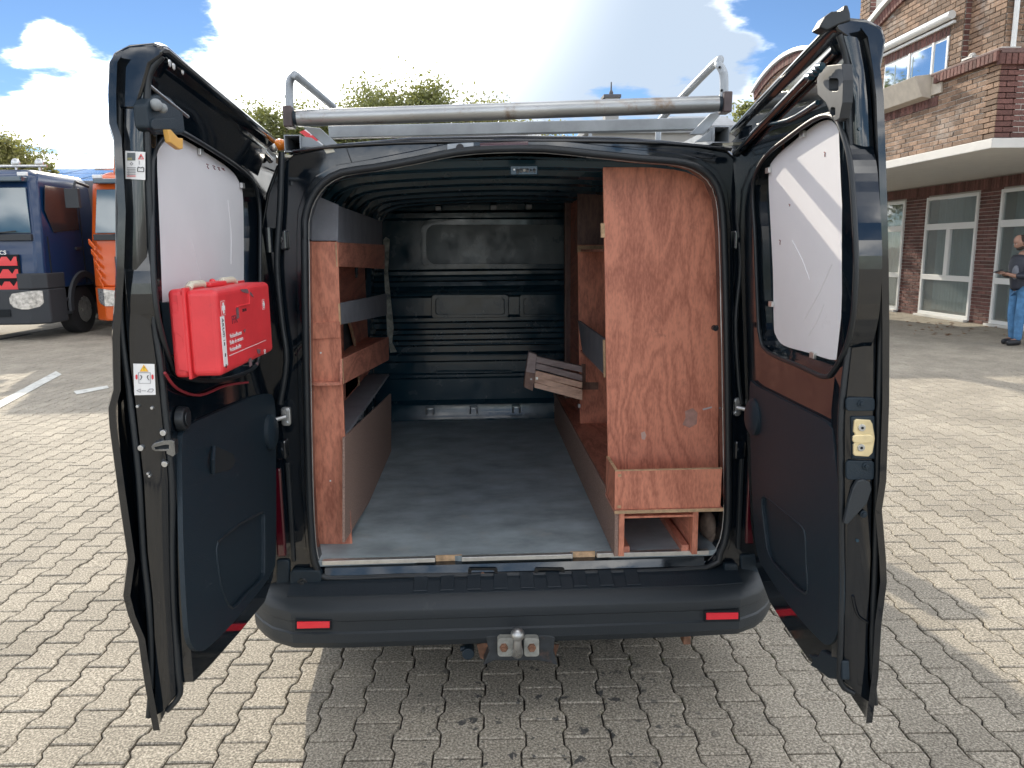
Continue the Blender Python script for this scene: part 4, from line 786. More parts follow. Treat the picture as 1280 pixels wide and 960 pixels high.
for z in (zb+.006, zt-.02): w = M(); w.box(xl-.002, xl+.010, yb-.003, yb, z, z+.010); w.obj('chipped_corner', EDGE, rs)
w = M(); w.box(xl-.013, xr+.008, yb-.006, 2.15, zb-.013, zb-.001); w.obj('shelf_board', WOODY, rs, bevel=.001)
w = M(); w.box(xl-.014, xr+.008, yb-.009, yb-.006, zb-.013, zb-.001); w.obj('pale_edge', EDGE, rs)
zz = zb-.013; xd = PY(866, 660, yb).x
w = M(); w.box(xl-.010, xl+.004, yb+.004, 2.15, FZ+.001, zz-.0005); w.obj('base_side', CARPET, rs, bevel=.001)
w = M(); w.box(xl-.014, xl-.006, .16, 2.15, zz, zz+.03); w.obj('base_lip', CARPET, rs, bevel=.001)
for x in (xl+.005, xd): w = M(); w.box(x, x+.020, yb+.002, yb+.05, FZ+.001, zz-.0005); w.obj('upright', WOOD, rs, bevel=.001)
w = M(); w.box(xd+.004, xd+.016, yb+.05, 1.8, FZ+.001, zz-.0005); w.obj('divider', WOODY, rs, bevel=.001)
w = M(); w.box(xl+.025, xd, yb+.002, yb+.03, zz-.022, zz-.014); w.obj('cross_batten', WOOD, rs, bevel=.001)
for x in (xl+.025, xd-.03): w = M(); w.box(x, x+.026, yb+.03, 1.4, FZ+.001, FZ+.026); w.obj('floor_batten', WOODY, rs, bevel=.001)
XR = .42
div = strip('divider_panel', [PY(x, y, 1.33) for x, y in [(722, 306), (800, 306), (800, 534), (725, 534)]], (0, .012, 0), WOOD, rs)
strip('divider_top', [PY(x, y, 1.34) for x, y in [(722, 238), (800, 238), (800, 306), (722, 306)]], (0, .012, 0), wood('shaded_brown_plywood', (.20, .12, .10), (.10, .055, .05)), rs)  # darker plywood: shadow at the top of the divider put into its colour
strip('shelf_edge', [PY(x, y, 1.30) for x, y in [(722, 307), (800, 307), (800, 315), (722, 315)]], (0, .03, 0), EDGE, rs)
a = PY(740, 307, 1.3); w = M(); w.box(XR-.005, .78, .17, 1.33, a.z-.03, a.z-.018); w.obj('shelf_board', WOODY, rs, bevel=.001)
strip('shelf_lip', [PX(x, y, XR-.01) for x, y in [(722, 400), (757, 425), (759, 472), (728, 440)]], (.010, 0, 0), HARD, rs)
a = PX(757, 470, XR); w = M(); w.box(XR, .78, .3, 1.33, a.z-.004, a.z+.006); w.obj('shelf_board', WOODY, rs, bevel=.001)
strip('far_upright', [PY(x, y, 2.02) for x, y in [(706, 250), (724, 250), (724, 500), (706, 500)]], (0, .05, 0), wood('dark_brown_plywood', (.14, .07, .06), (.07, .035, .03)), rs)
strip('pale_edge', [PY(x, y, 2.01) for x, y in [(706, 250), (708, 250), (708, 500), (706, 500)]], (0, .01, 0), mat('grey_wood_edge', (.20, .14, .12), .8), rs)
w = M(); w.box(XR+.03, XR+.045, 1.36, 2.02, FZ+.16, 1.93); w.obj('inner_side_panel', WOODY, rs, bevel=.001)
for (xa, ya, xb, yb_) in ((727, 455, 732, 487), (727, 478, 748, 487)):
    strip('angle_mark', [PY(x, y, 1.325) for x, y in [(xa, ya), (xb, ya), (xb, yb_), (xa, yb_)]], (0, .004, 0), wood('dull_batten', (.26, .15, .11), (.15, .08, .06)), rs)
q = PY(724, 507, 1.3); w = M(); w.box(q.x-.006, q.x+.006, q.y-.01, q.y+.01, q.z-.009, q.z+.009); w.obj('white_clip', WHITE, rs, bevel=.001)
for x, y in ((746, 242), (718, 281), (718, 297)): q = PY(x, y, 1.32 if x > 720 else 2.0); w = M(); w.cyl(q+Vector((0, -.002, 0)), q+Vector((0, .02, 0)), .004, n=8); w.obj('screw_head', WHITE, rs)
strip('putty_patch', [PY(x, y, .1495) for x, y in [(801, 541), (806, 539), (808, 544), (806, 550), (802, 549)]], (0, .002, 0), mat('pale_putty', (.62, .42, .36), .8), rs)
strip('paint_smear', [PY(x, y, .1494) for x, y in [(856, 514), (866, 510), (872, 516), (871, 530), (862, 535), (853, 531), (857, 522)]], (0, .002, 0), mat('grey_smear', (.42, .24, .20), .5, var=.3, vscale=30), rs)
strip('paint_smear', [PY(x, y, .1493) for x, y in [(878, 511), (890, 508), (890, 510), (879, 513)]], (0, .002, 0), mat('pale_smear', (.45, .42, .44), .5), rs)
# sack behind the base box
sk = M(); q = PY(884, 655, .12); sk.ball(q, .055, 14, (.55, 1.2, 1.0)); sk.ball(q+Vector((.02, -.02, -.035)), .045, 12, (.7, 1, .7))
sk = sk.obj('cloth_sack', mat('brown_sacking', (.20, .15, .12), .9, var=.4, vscale=30, bump=.8, bscale=25), smooth=80)
tag(sk, 'crumpled brown cloth sack tucked beside the base box of the right shelving', 'sack')

# bundle of battens hung across from the right-hand shelving
yb = 1.16
bt = thing('batten_bundle', PY(690, 470, yb), 'fan of pale wooden battens held in a grey end block, hung from the right shelving', 'battens')
BW = wood('pale_batten_wood', (.85, .58, .44), (.55, .33, .24), axis='X'); GB = wood('weathered_batten_wood', (.36, .29, .28), (.20, .15, .15), axis='X')
for i, (ya, yc, th, m) in enumerate(((445, 458, 7, GB), (453, 469, 7, GB), (463, 478, 7, BW), (470, 487, 7, BW), (478, 494, 6, BW))):
    a, b_ = PY(668, ya, yb+.003*i), PY(728, yc, yb+.003*i); h = th/225
    w = M(); w.plate([a, b_, b_-Vector((0, 0, h)), a-Vector((0, 0, h))], (0, .03, 0)); w.obj('batten', m, bt, bevel=.0015)
w = M(); w.plate([PY(x, y, yb-.01) for x, y in [(661, 440), (671, 443), (669, 468), (657, 465)]], (0, .055, 0)); w.obj('end_block', GB, bt, bevel=.003)
w = M(); w.plate([PY(x, y, yb-.014) for x, y in [(657, 465), (669, 467), (666, 489), (655, 484)]], (0, .055, 0)); w.obj('end_block', mat('pinkish_end_grain', (.26, .17, .14), .8, var=.3, vscale=40), bt, bevel=.003)
q = PY(664, 474, yb-.016); w = M(); w.cyl(q, q+Vector((0, .01, 0)), .005, n=10); w.obj('bolt', STEEL, bt)
q = PY(671.5, 473, yb-.005); w = M(); w.box(q.x-.008, q.x+.004, q.y, q.y+.02, q.z-.007, q.z+.007); w.obj('metal_clip', ALU, bt)

# ---------------------------------------------------------------- first aid case in its door bracket
ca_ = thing('first_aid_case', (-.77, -.63, 1.38), 'red plastic first aid case with white crosses hung on the left door', 'first aid case')
yN, xI, xM, xO = -.855, -.812, -.775, -.708
A = PY(205, 362, yN); B = PY(270, 362, yN); A2 = PY(215, 473, yN); zT, zB = A.z, A2.z; yFar = PX(337, 400, xO).y
def CB(y, z): return y, z
def shell_(x0, x1, g, name, m, bv):
    w = M(); w.box(x0, x1, yN+g, yFar-g, zB+g, zT-g); return w.obj(name, m, ca_, bevel=bv, seg=4)
xO = B.x
shell_(xI, xM-.001, .0, 'back_shell', RED, .012); lid = shell_(xM+.001, xO, .002, 'front_shell', RED, .014); shell_(xM-.003, xM+.004, -.003, 'closing_rim', RED, .002)
w = M(); w.box(xI+.010, xI+.030, yN-.003, yN+.004, zB+.03, zT-.03); w.obj('side_rib', RED, ca_, bevel=.002)
w = M(); w.plate([Vector((x, yN-.004, z)) for x, z in [(xM-.014, zT-.012), (xM-.014, zT-.05), (xM-.028, zT-.055), (xM-.028, zT-.095), (xM-.008, zT-.11), (xM-.008, zB+.075), (xM-.024, zB+.06), (xM-.024, zB+.02), (xM-.002, zB+.015), (xM-.002, zT-.012)]], (0, .006, 0)); w.obj('stepped_side_panel', RED, ca_, bevel=.0015)
# grip recess in the front with a raised frame
yc = PX(303, 375, xO).y
w = M(); w.box(xO-.001, xO+.0025, yc-.055, yc+.055, zT-.052, zT-.049); w.obj('grip_ledge', RED, lid, bevel=.001)
w = M(); w.box(xO-.001, xO+.003, yc+.052, yc+.057, zT-.052, zT-.008); w.obj('grip_ledge', RED, lid, bevel=.001)
w = M(); w.box(xM-.01, xM+.02, yc-.06, yc+.06, zT-.002, zT+.010); w.obj('carry_handle', RED, ca_, bevel=.005, seg=3)
for y in (yN+.16, yFar-.09): w = M(); w.tube([(xM-.03, y, zT+.004), (xM-.01, y, zT+.008), (xM+.02, y, zT+.003)], [.008, .012, .006], 12); 
def rimp(y0, y1):
    w = M(); w.tube([(xM, y0, zT-.001), (xM, y0+.02, zT+.008), (xM, y1-.02, zT+.008), (xM, y1, zT-.001)], .009, 10); w.obj('white_latch', mat('yellowed_plastic', (.62, .58, .46), .5, dirt=(.3, .15, .08, .55, .6), dscale=30), ca_, smooth=50)
rimp(yN+.03, yN+.14); rimp(yN+.25, yN+.37)
w = M(); w.ball((xM, yN+.195, zT+.008), .009, 10); w.obj('seal_pin', RED, ca_, smooth=60)
# bracket
w = M(); w.box(-.835, xI-.001, yN+.02, yFar-.02, zB+.05, zT-.03); w.box(xI, xM, yN+.10, yN+.14, zB-.012, zB-.001); w.box(xI, xM, yFar-.14, yFar-.10, zB-.012, zB-.001); br = w.obj('case_bracket', TRIM, dL, bevel=.002)
# print on the front: positions measured along the face
ex_ = Vector((0, 1, 0)); ez_ = Vector((0, 0, 1)); xP = xO+.0006
def yz(px, py): p = PX(px, py, xP); return p.y, p.z
def quad(y0, y1, z0, z1, m, nm='print', off=0.0):
    w = M(); w.box(xP-.0012+off, xP+off, y0, y1, z0, z1); w.obj(nm, m, lid)
def cross(px, py, h):
    y, z = yz(px, py); w_ = h*.8
    quad(y-w_/2-.002, y+w_/2+.002, z-h/2-.002, z+h/2+.002, mat('pale_pink_line', (.80, .45, .45), .5), off=.0001); quad(y-w_/2, y+w_/2, z-h/2, z+h/2, REDP, off=.0004)
    a = h*.17; quad(y-a*1.05, y+a*1.05, z-h*.42, z+h*.42, WHITE, off=.0008); quad(y-h*.36, y+h*.36, z-a, z+a, WHITE, off=.0007)
cross(279, 385, .030); cross(329.5, 380.5, .024)
y0, z0 = yz(275.5, 396); y1, z1 = yz(285.5, 456)
quad(y0, y0+.026, z1, z0, WHITE, 'side_label', off=.0003)
for i in range(3): quad(y0+.010, y0+.016, z0-.068-i*.026, z0-.060-i*.026, BLACKP, off=.0006)
for i in range(6): quad(y0+.006, y0+.019, z0-.012-i*.009, z0-.0095-i*.009, mat('grey_print', (.35, .35, .36), .6), off=.0006)
text_mesh('AKUT', .016, (xP+.0006, y0+.007, z0-.004), (0, 0, -1), (0, 1, 0), 'lettering', BLACKP, lid)
for s_, py in (('Verbandkasten', 423), ('Boîte de secours', 431), ('Verbandkoffer', 440)):
    y, z = yz(287.5, py); text_mesh(s_, .0150, (xP+.0002, y, z), (0, 1, 0), (0, 0, 1), 'lettering', WHITE, lid)
for s_, px, py, sz in (('FFK', 290, 405, .028), ('DIN 00', 303, 390, .011)):
    y, z = yz(px, py); text_mesh(s_, sz, (xP+.0002, y, z), (0, 1, 0), (0, 0, 1), 'handwriting', mat('faded_marker', (.22, .03, .05), .7) if sz > .02 else BLACKP, lid)
y, z = yz(287, 445); y2, _ = yz(333, 434); quad(y, y2, z, z+.0014, WHITE)
y, z = yz(330, 440)
for k in range(2): w = M(); w.plate([Vector((xP, y+k*.009+a, z+b_)) for a, b_ in ((0, -.006), (.006, -.006), (.006, .006), (0, .006))], (.0004, 0, 0), [[Vector((xP, y+k*.009+a, z+b_)) for a, b_ in ((.001, -.005), (.005, -.005), (.005, .005), (.001, .005))]]); w.obj('print', WHITE, lid)
DIRTY = mat('dark_scuff', (.16, .09, .10), .8, var=.4, vscale=60)
for q in ([(300, 362), (308, 361), (315, 367), (317, 372), (311, 367), (303, 365)], [(311, 449), (314, 447), (315, 456), (312, 459)], [(321, 436), (326, 437), (325, 442), (322, 442)], [(295, 385), (298, 384), (299, 397), (296, 399)], [(304, 413), (307, 411), (306, 416)], [(319, 454), (323, 452), (322, 457)]):
    w = M(); w.plate([PX(x, y, xP+.0002) for x, y in q], (.0004, 0, 0)); w.obj('scuff', DIRTY, lid)

# ---------------------------------------------------------------- ladder rack on the roof
a = PY(640, 165, .12)
w = M(); pa, pb = PY(412, 166, .16), PY(884, 155, .16); w.tube([pa, pb], .020, sq=True); rack = w.obj('roof_rack', GALV, van, bevel=.003); rack['label'] = 'galvanised roof rack with a rear loading roller'
yr = -.02; pa, pb = PY(372, 148, yr), PY(897, 130, yr)
w = M(); w.tube([pa, pb], .0265, 24); ro = w.obj('loading_roller', RUSTY, rack, smooth=50)
for p, s_ in ((pa, -1), (pb, 1)):
    w = M(); w.cyl(p, p+Vector((s_*.012, 0, 0)), .024); w.obj('roller_end', TRIM, rack, smooth=50)
    w = M(); w.box(p.x+(s_*.012 if s_ > 0 else -.040), p.x+(.040 if s_ > 0 else -.012), yr-.03, yr+.03, p.z-.03, p.z+.035); w.obj('roller_bracket', mat('brown_black_bracket', (.07, .05, .05), .5, var=.4, vscale=20), rack, bevel=.004)
# hoops
lp = [PY(362, 138, yr), PY(361.5, 112, yr), PY(363, 100, yr), PY(368, 95, yr+.02)]
end = PX(417, 134, -.62); lp += [PX(374, 98, -.665), end]
w = M(); w.tube(curve(lp, 5), .0125, 12); w.obj('side_hoop', GALV, rack, smooth=50)
rp = [PY(905, 124, yr), PY(905, 98, yr), PY(903, 88, yr), PY(898, 81, yr+.02), PX(891, 82, .70), PX(820, 156, .66)]
w = M(); w.tube(curve(rp, 5), .0135, 12); w.obj('side_hoop', GALV, rack, smooth=50)
for x, y in ((899.5, 84), (902, 113)): q = PY(x, y, yr-.014); w = M(); w.cyl(q+Vector((0, -.002, 0)), q+Vector((0, .004, 0)), .004, n=10); w.obj('hole_plug', HOLE_SHADE, rack)
# slanting stays from the roller to the cross bar, side rails with open ends, fixing plates
for s_, q in ((-1, [(378, 158), (400, 160), (424, 182), (408, 184)]), (1, [(862, 168), (888, 142), (905, 138), (880, 168)])):
    w = M(); w.plate([PY(x, y, .05) for x, y in q], (0, .012, 0)); w.obj('slanting_stay', GALV, rack, bevel=.002)
for s_, cx_, cy_ in ((-1, 365.5, 179), (1, 902, 168)):
    c = PY(cx_, cy_, -.01); w = M(); h = .0265; o_ = [Vector((c.x+a_, -.01, c.z+b_)) for a_, b_ in ((-h, -h), (h, -h), (h, h), (-h, h))]; i_ = [Vector((c.x+a_, -.01, c.z+b_)) for a_, b_ in ((-h+.003, -h+.003), (h-.003, -h+.003), (h-.003, h-.003), (-h+.003, h-.003))]
    w.plate(o_, (0, 3.0, 0), [i_]); w.obj('side_rail', GALV, rack)
    w = M(); w.box(c.x-h+.003, c.x+h-.003, .15, .16, c.z-h+.003, c.z+h-.003); w.obj('rail_shade_sheet', HOLE_SHADE, rack)  # dark sheet inside the rail paints the shade of its open end
    q = [(374, 170), (389, 172), (407, 184), (376, 184)] if s_ < 0 else [(893, 160), (893, 176), (868, 178), (880, 170)]
    w = M(); w.plate([PY(x, y, .01) for x, y in q], (0, .006, 0)); w.obj('gusset', GALV, rack, bevel=.001)
    for fy in (.06, 1.2, 2.4): w = M(); w.box(c.x-.03, c.x+.03, fy, fy+.06, 1.96, c.z-h); w.obj('foot', GALV, rack, bevel=.003)
for y in (1.3, 2.5): w = M(); w.tube([(-.66, y, 2.10), (.68, y, 2.10)], .02, sq=True); w.obj('cross_bar', GALV, rack, bevel=.002)
w = M(); q = PY(823, 156, .5); w.tube([q, q-Vector((0, 0, .06))], .012, 8); w.obj('post', GALV, rack)
w = M(); q = PY(738, 155, .9); w.tube([q, q-Vector((0, 0, .06))], .008, 8); w.obj('post', GALV, rack)
# red and white striped board and amber lamp
bq = [(374, 165), (386, 160), (411, 178), (398, 183)]
w = M(); w.plate([PY(x, y, .35) for x, y in bq], (0, .01, 0)); wb = w.obj('striped_warning_board', WHITE, van); 
for q in ([(374, 165), (380, 162.5), (388, 168), (384, 172)], [(380, 169.5), (391, 169), (399, 174), (393, 178)]):
    w = M(); w.plate([PY(x, y, .346) for x, y in q], (0, .004, 0)); w.obj('red_stripe', REDP, wb)
q = PY(350, 181, .05); w = M(); w.ball(q, .024, 14, (1, 1, .8)); w.obj('amber_lamp', ORANGEL, van, smooth=60)
q = PY(342, 184, .04); w = M(); w.ball(q, .016, 10); w.obj('lamp_socket', ALU, van, smooth=60)
for q in ([(340, 190), (352, 192), (366, 194), (362, 197), (348, 196)], [(404, 186), (416, 186), (419, 190), (408, 192)], [(903, 179), (925, 177), (922, 181), (905, 183)]):
    w = M(); w.plate([PY(x, y, -.004) for x, y in q], (0, .01, 0)); w.obj('dried_sealant', mat('old_sealant', (.62, .60, .50), .8, var=.2), van, bevel=.001)

# ================================================================ brick building on the right
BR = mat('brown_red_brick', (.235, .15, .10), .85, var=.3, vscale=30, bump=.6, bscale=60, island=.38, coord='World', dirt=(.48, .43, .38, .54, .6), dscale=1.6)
BRD = mat('dark_and_shaded_brick', (.14, .065, .055), .85, var=.3, vscale=30, bump=.5, bscale=60, island=.35, coord='World')  # darker copy: shade put into the colour of shaded faces; also dark courses
MORT = mat('grey_mortar', (.52, .50, .46), .95, var=.2, vscale=60, coord='World')
WHITEP = mat('white_painted_concrete', (.60, .59, .56), .7, var=.05, vscale=4, bump=.1, bscale=60, dirt=(.45, .44, .41, .6, .4), dscale=3)
STONE = mat('pale_sandstone', (.52, .47, .40), .8, var=.12, vscale=8, bump=.1)
FRAMEW = mat('white_window_frame', (.72, .73, .72), .4)
PANE = mat('window_glass', (.05, .075, .075), .03, spec=.9, coat=.6)
CURT = mat('pale_curtain', (.26, .33, .33), .9, var=.15, vscale=60, vstretch=(1, 1, .05))
bld = thing('brick_building', (10.5, 12, 0), 'brown brick building with a white concrete overhang above white framed windows', 'building')
XW, XO_, YC = 10.5, 7.35, 8.45
BRICKS = []       # (origin, along, up, out, length, height, material)
def lay(o, al, n, L_, z0, z1, m, holes=(), rough=.006, ch=.078, bl=.245, clip=None):
    al, n = Vector(al), Vector(n); r = 0; z = z0
    while z < z1-.03:
        h = ch-.012; u = -(bl/2 if r % 2 else 0)
        while u < L_:
            a, b_ = max(u, 0), min(u+bl-.010, L_)
            for hu0, hu1, hz0, hz1 in holes:
                if z+h/2 > hz0 and z+h/2 < hz1:
                    if a >= hu0 and b_ <= hu1: a = b_; break
                    if a < hu0 < b_: b_ = hu0
                    elif a < hu1 < b_: a = hu1
            if b_-a > .03 and (clip is None or clip((a+b_)/2, z)): BRICKS.append((Vector(o)+al*a+Vector((0, 0, z))+n*(rnd.uniform(0, rough)-.006), al*(b_-a), Vector((0, 0, h)), n*.012, m))
            u += bl
        z += ch; r += 1
def soldier(o, al, n, L_, z0, h, m, th=.09, proud=.02):
    al, n = Vector(al), Vector(n); u = 0
    while u < L_-.03:
        BRICKS.append((Vector(o)+al*u+Vector((0, 0, z0))+n*rnd.uniform(0, .006), al*(min(th, L_-u)-.012), Vector((0, 0, h)), n*proud, m)); u += th
def wall(name, x0, x1, y0, y1, z0, z1, m=MORT): w = M(); w.box(x0, x1, y0, y1, z0, z1); return w.obj(name, m, bld)
zs0, zs1 = 3.03, 3.17         # white slab
w = M(); w.plate([(XO_-.02, YC-.02, zs0), (16, YC-.02, zs0), (16, 18.8, zs0), (XO_-.02, 18.8, zs0)], (0, 0, .14)); w.obj('concrete_overhang', WHITEP, bld, bevel=.01)
# upper facade (west face X = 7.35, south face Y = 8.45)
ztop = 4.38
wall('upper_wall', XO_+.02, XO_+.3, YC+.02, 18.8, zs1, 4.42); wall('upper_wall', XO_+.02, 16, YC+.02, YC+.3, zs1, 4.20)
yw0, yw1 = PX(1188, 105, XO_).y+.1, PX(1107, 100, XO_).y+.15        # window bay
lay((XO_+.02, YC+.0, 0), (0, 1, 0), (-1, 0, 0), 10.3, zs1+.01, 4.34, BR, rough=.012, holes=[(1.62, 3.25, 4.02, 4.5)])
lay((XO_+.02, YC+.02, 0), (1, 0, 0), (0, -1, 0), 3.2, zs1+.01, 4.16, BRD, rough=.008)  # corner face turned from the sun, its shade laid in darker bricks
soldier((XO_+.02, YC-.02, 0), (0, 1, 0), (-1, 0, 0), 1.55, 4.22, .13, BRD, proud=.09)
soldier((XO_-.04, YC+.02, 0), (1, 0, 0), (0, -1, 0), 3.2, 4.17, .15, BRD, proud=.07)
w = M(); w.box(XO_-.06, XO_+.34, YC-.05, YC+1.6, 4.35, 4.39); w.box(XO_-.02, 16, YC-.05, YC+.34, 4.32, 4.36); w.obj('parapet_coping', mat('dark_coping', (.16, .10, .09), .85, var=.3, vscale=20), bld, bevel=.01)
# storey above, set back a little near the corner
xu = XO_+.02; zt0 = 4.34
wz0, wz1 = 4.36, 5.02
def gable(y0, y1, yc, holes):
    top = lambda y: .62 + math.sqrt(5.52**2-(y-yc)**2)
    w = M(); w.plate([Vector((xu+.03, y0, 4.36)), Vector((xu+.03, y1, 4.36))] + [Vector((xu+.03, y1+(y0-y1)*i/12, top(y1+(y0-y1)*i/12))) for i in range(13)], (.27, 0, 0)); w.obj('gable_wall', MORT, bld)
    lay((xu+.02, y0, 0), (0, 1, 0), (-1, 0, 0), y1-y0, 4.36, 6.3, BR, holes=holes, clip=lambda u, z: z+.07 < top(y0+u)-.19)
    for i in range(60):
        a = R(112.5-i*.98); rr = 5.50; y, z = yc-rr*math.cos(a), .62+rr*math.sin(a)
        if not y0 < y < y1: continue
        d = Vector((0, -math.cos(a), math.sin(a))); tg = Vector((0, math.sin(a), math.cos(a))); BRICKS.append((Vector((xu+.01, y, z))-d*.20, tg*.078, d*.19, Vector((-.05, 0, 0)), BRD))
    if yc < 12: wall('gable_pier', xu-.04, xu+.3, y1, y1+.36, 4.36, 7.2); lay((xu-.05, y1, 0), (0, 1, 0), (-1, 0, 0), .36, 4.36, 7.2 if yc < 12 else 4.5, BR); yc < 12 and lay((xu-.04, y1, 0), (1, 0, 0), (0, -1, 0), .1, 4.36, 7.2, BRD)
gable(9.70, 12.28, 10.2, [(.06, 2.0, 4.2, wz1+.05)]); gable(14.0, 18.4, 16.3, [])
wall('pier', xu+.30, xu+.62, 9.0, 9.72, 4.36, 6.3); lay((xu+.29, 9.0, 0), (0, 1, 0), (-1, 0, 0), .42, 4.36, 6.3, BRD, rough=.01)  # recess bricks carry the pier's shadow as a darker colour
wall('pier', xu+.02, xu+.30, 9.42, 9.70, 4.36, 6.3); lay((xu+.01, 9.42, 0), (0, 1, 0), (-1, 0, 0), .28, 4.36, 6.3, BR, rough=.01); lay((xu+.02, 9.42, 0), (1, 0, 0), (0, -1, 0), .28, 4.36, 6.3, BRD)
wall('corner_wall', xu+.12, 16, YC+.15, 9.14, 4.36, 6.4); lay((xu+.11, YC+.15, 0), (0, 1, 0), (-1, 0, 0), .99, 4.36, 6.4, BR, rough=.01); lay((xu+.11, YC+.14, 0), (1, 0, 0), (0, -1, 0), 3, 4.36, 6.4, BR, rough=.01, holes=[(.42, 1.6, 4.3, 6.2)])
q = PX(1256, 30, XO_+.1); w = M(); w.cyl((xu+.20, YC+.08, 4.36), (xu+.20, YC+.08, 6.4), .035); w.obj('downpipe', FRAMEW, bld, smooth=50)
w = M(); w.box(xu+.54, xu+1.68, YC+.10, YC+.14, 4.62, 6.1); fw_ = w.obj('window', FRAMEW, bld, bevel=.01); w = M(); w.box(xu+.62, xu+1.6, YC+.085, YC+.10, 4.7, 6.02); w.obj('pane', PANE, fw_)
# awning box above the window band, window band, stone bay box
pa, pb = PX(1190, 19, XO_-.06), PX(1095, 73, XO_-.06)
w = M(); w.tube([Vector((XO_-.06, pa.y, 5.17)), Vector((XO_-.06, 12.6, 5.17))], .065, 16); w.box(XO_-.03, XO_+.02, pa.y, 12.6, 5.05, 5.09); w.obj('awning_roll', FRAMEW, bld, smooth=50)
soldier((xu, 9.76, 0), (0, 1, 0), (-1, 0, 0), 1.95, 4.90, .17, BRD, proud=.0)
win = M(); win.box(xu+.012, xu+.028, 9.76, 11.7, 4.30, 4.92); win = win.obj('window', FRAMEW, bld)
for a_, b_ in ((9.80, 10.13), (10.20, 10.82), (10.89, 11.66)):
    w = M(); w.box(xu+.006, xu+.012, a_, b_, 4.34, 4.86); w.obj('pane', mat('sky_lit_glass', (.50, .56, .62), .03, metal=1), win)
    w = M(); w.box(xu-.010, xu+.011, a_-.045, a_, 4.30, 4.90); w.obj('mullion', FRAMEW, win)
for a_ in (10.75, 11.3): 
    w = M(); w.box(xu+.003, xu+.005, a_, a_+.03, 4.36, 4.82); w.obj('curtain_edge', CURT, win)
yA, yB = 10.08, 11.75
w = M(); w.loft([[Vector((XO_-.0, y, 4.40)), Vector((XO_-.30, y, 4.37)), Vector((XO_-.16, y, 4.05)), Vector((XO_-.0, y, 4.02))] for y in (yA, yB)], closed=True, cap=True); w.obj('stone_bay_box', STONE, bld, bevel=.006, fix=True)
w = M(); w.box(XO_-.02, XO_+.02, yA-.28, yA, 4.06, 4.40); w.obj('stone_return', STONE, bld, bevel=.006)
soldier((xu, 9.9, 0), (0, 1, 0), (-1, 0, 0), 2.2, 3.88, .15, BRD, proud=.02)
w = M(); w.box(XO_-.04, XO_+.1, 9.05, 9.30, 4.41, 4.44); w.ball((XO_-.0, 9.1, 4.45), .05, 10, (1, 1.2, .8)); w.obj('chipped_ledge_stone', WHITEP, bld, smooth=40)
# arched gable coping with the arch bricks under it
def arch(yc, zc, r, x, t0, t1, wd, th, nm, m, n=40, dx=.30):
    rg = []
    for i in range(n+1):
        a = R(t0+(t1-t0)*i/n); y, z = yc-r*math.cos(a), zc+r*math.sin(a); y2, z2 = yc-(r-th)*math.cos(a), zc+(r-th)*math.sin(a)
        rg.append([Vector((x-wd, y, z)), Vector((x-wd, y2, z2)), Vector((x+dx, y2, z2)), Vector((x+dx, y, z))])
    w = M(); w.loft(rg, closed=True, cap=True); return w.obj(nm, m, bld, fix=True, bevel=.004)
arch(10.2, .62, 5.6, xu, 75, 112.5, .10, .09, 'arched_coping', FRAMEW); arch(16.3, .62, 5.6, xu, 68, 112.5, .10, .09, 'arched_coping', FRAMEW)
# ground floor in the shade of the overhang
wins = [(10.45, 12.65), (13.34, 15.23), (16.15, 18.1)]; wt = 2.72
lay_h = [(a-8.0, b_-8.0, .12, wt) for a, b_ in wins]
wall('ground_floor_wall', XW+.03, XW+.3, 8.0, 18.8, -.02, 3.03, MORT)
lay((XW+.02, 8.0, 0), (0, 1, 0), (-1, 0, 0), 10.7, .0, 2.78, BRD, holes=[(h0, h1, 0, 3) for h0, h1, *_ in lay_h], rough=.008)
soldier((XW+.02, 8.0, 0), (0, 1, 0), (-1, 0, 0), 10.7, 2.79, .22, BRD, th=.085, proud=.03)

for wi_n, (y0, y1) in enumerate(wins):
    xf = XW-.03; fl_ = M(); t_ = .07
    ym = (y0+y1)/2
    fl_.box(xf, xf+.08, y0, y0+t_, .02, wt+.03); fl_.box(xf, xf+.08, y1-t_, y1, .02, wt+.03); fl_.box(xf+.001, xf+.079, y0+t_, y1-t_, .02, .12); fl_.box(xf+.001, xf+.079, y0+t_, y1-t_, wt-.04, wt+.03)
    fl_.box(xf+.001, xf+.079, y0+t_, y1-t_, 2.00, 2.14); fl_.box(xf+.001, xf+.079, y0+t_, y1-t_, .86, .98); fl_.box(xf-.01, xf+.07, ym-.07, ym+.07, .98, 2.00)
    fr_w = fl_.obj('window', FRAMEW, bld, bevel=.006)
    w = M(); w.box(xf+.045, xf+.055, y0+t_, y1-t_, .12, wt-.04); w.obj('pane', mat('clear_window_glass', (.75, .82, .82), .02, trans=.9), fr_w)
    w = M(); k_ = 40; w.loft([[Vector((xf+.30+.02*math.sin(i*1.9), y0+.35+(y1-y0-.4)*i/k_, .15)), Vector((xf+.30+.02*math.sin(i*1.9+.3), y0+.35+(y1-y0-.4)*i/k_, 2.7))] for i in range(k_+1)], closed=False); w.obj('curtain', CURT, fr_w, smooth=60)
    w = M(); w.box(xf+.08, xf+1.0, y0, y0+.004, .02, wt); w.box(xf+.08, xf+1.0, y1-.004, y1, .02, wt); w.box(xf+.9, xf+1.0, y0, y1, .02, wt); w.obj('inner_room', mat('grey_reveal', (.22, .22, .19), .8), fr_w)
    w = M(); w.box(xf-.10, xf-.002, y0-.02, y1+.02, .0, .05); w.obj('sill', WHITEP, fr_w, bevel=.005)
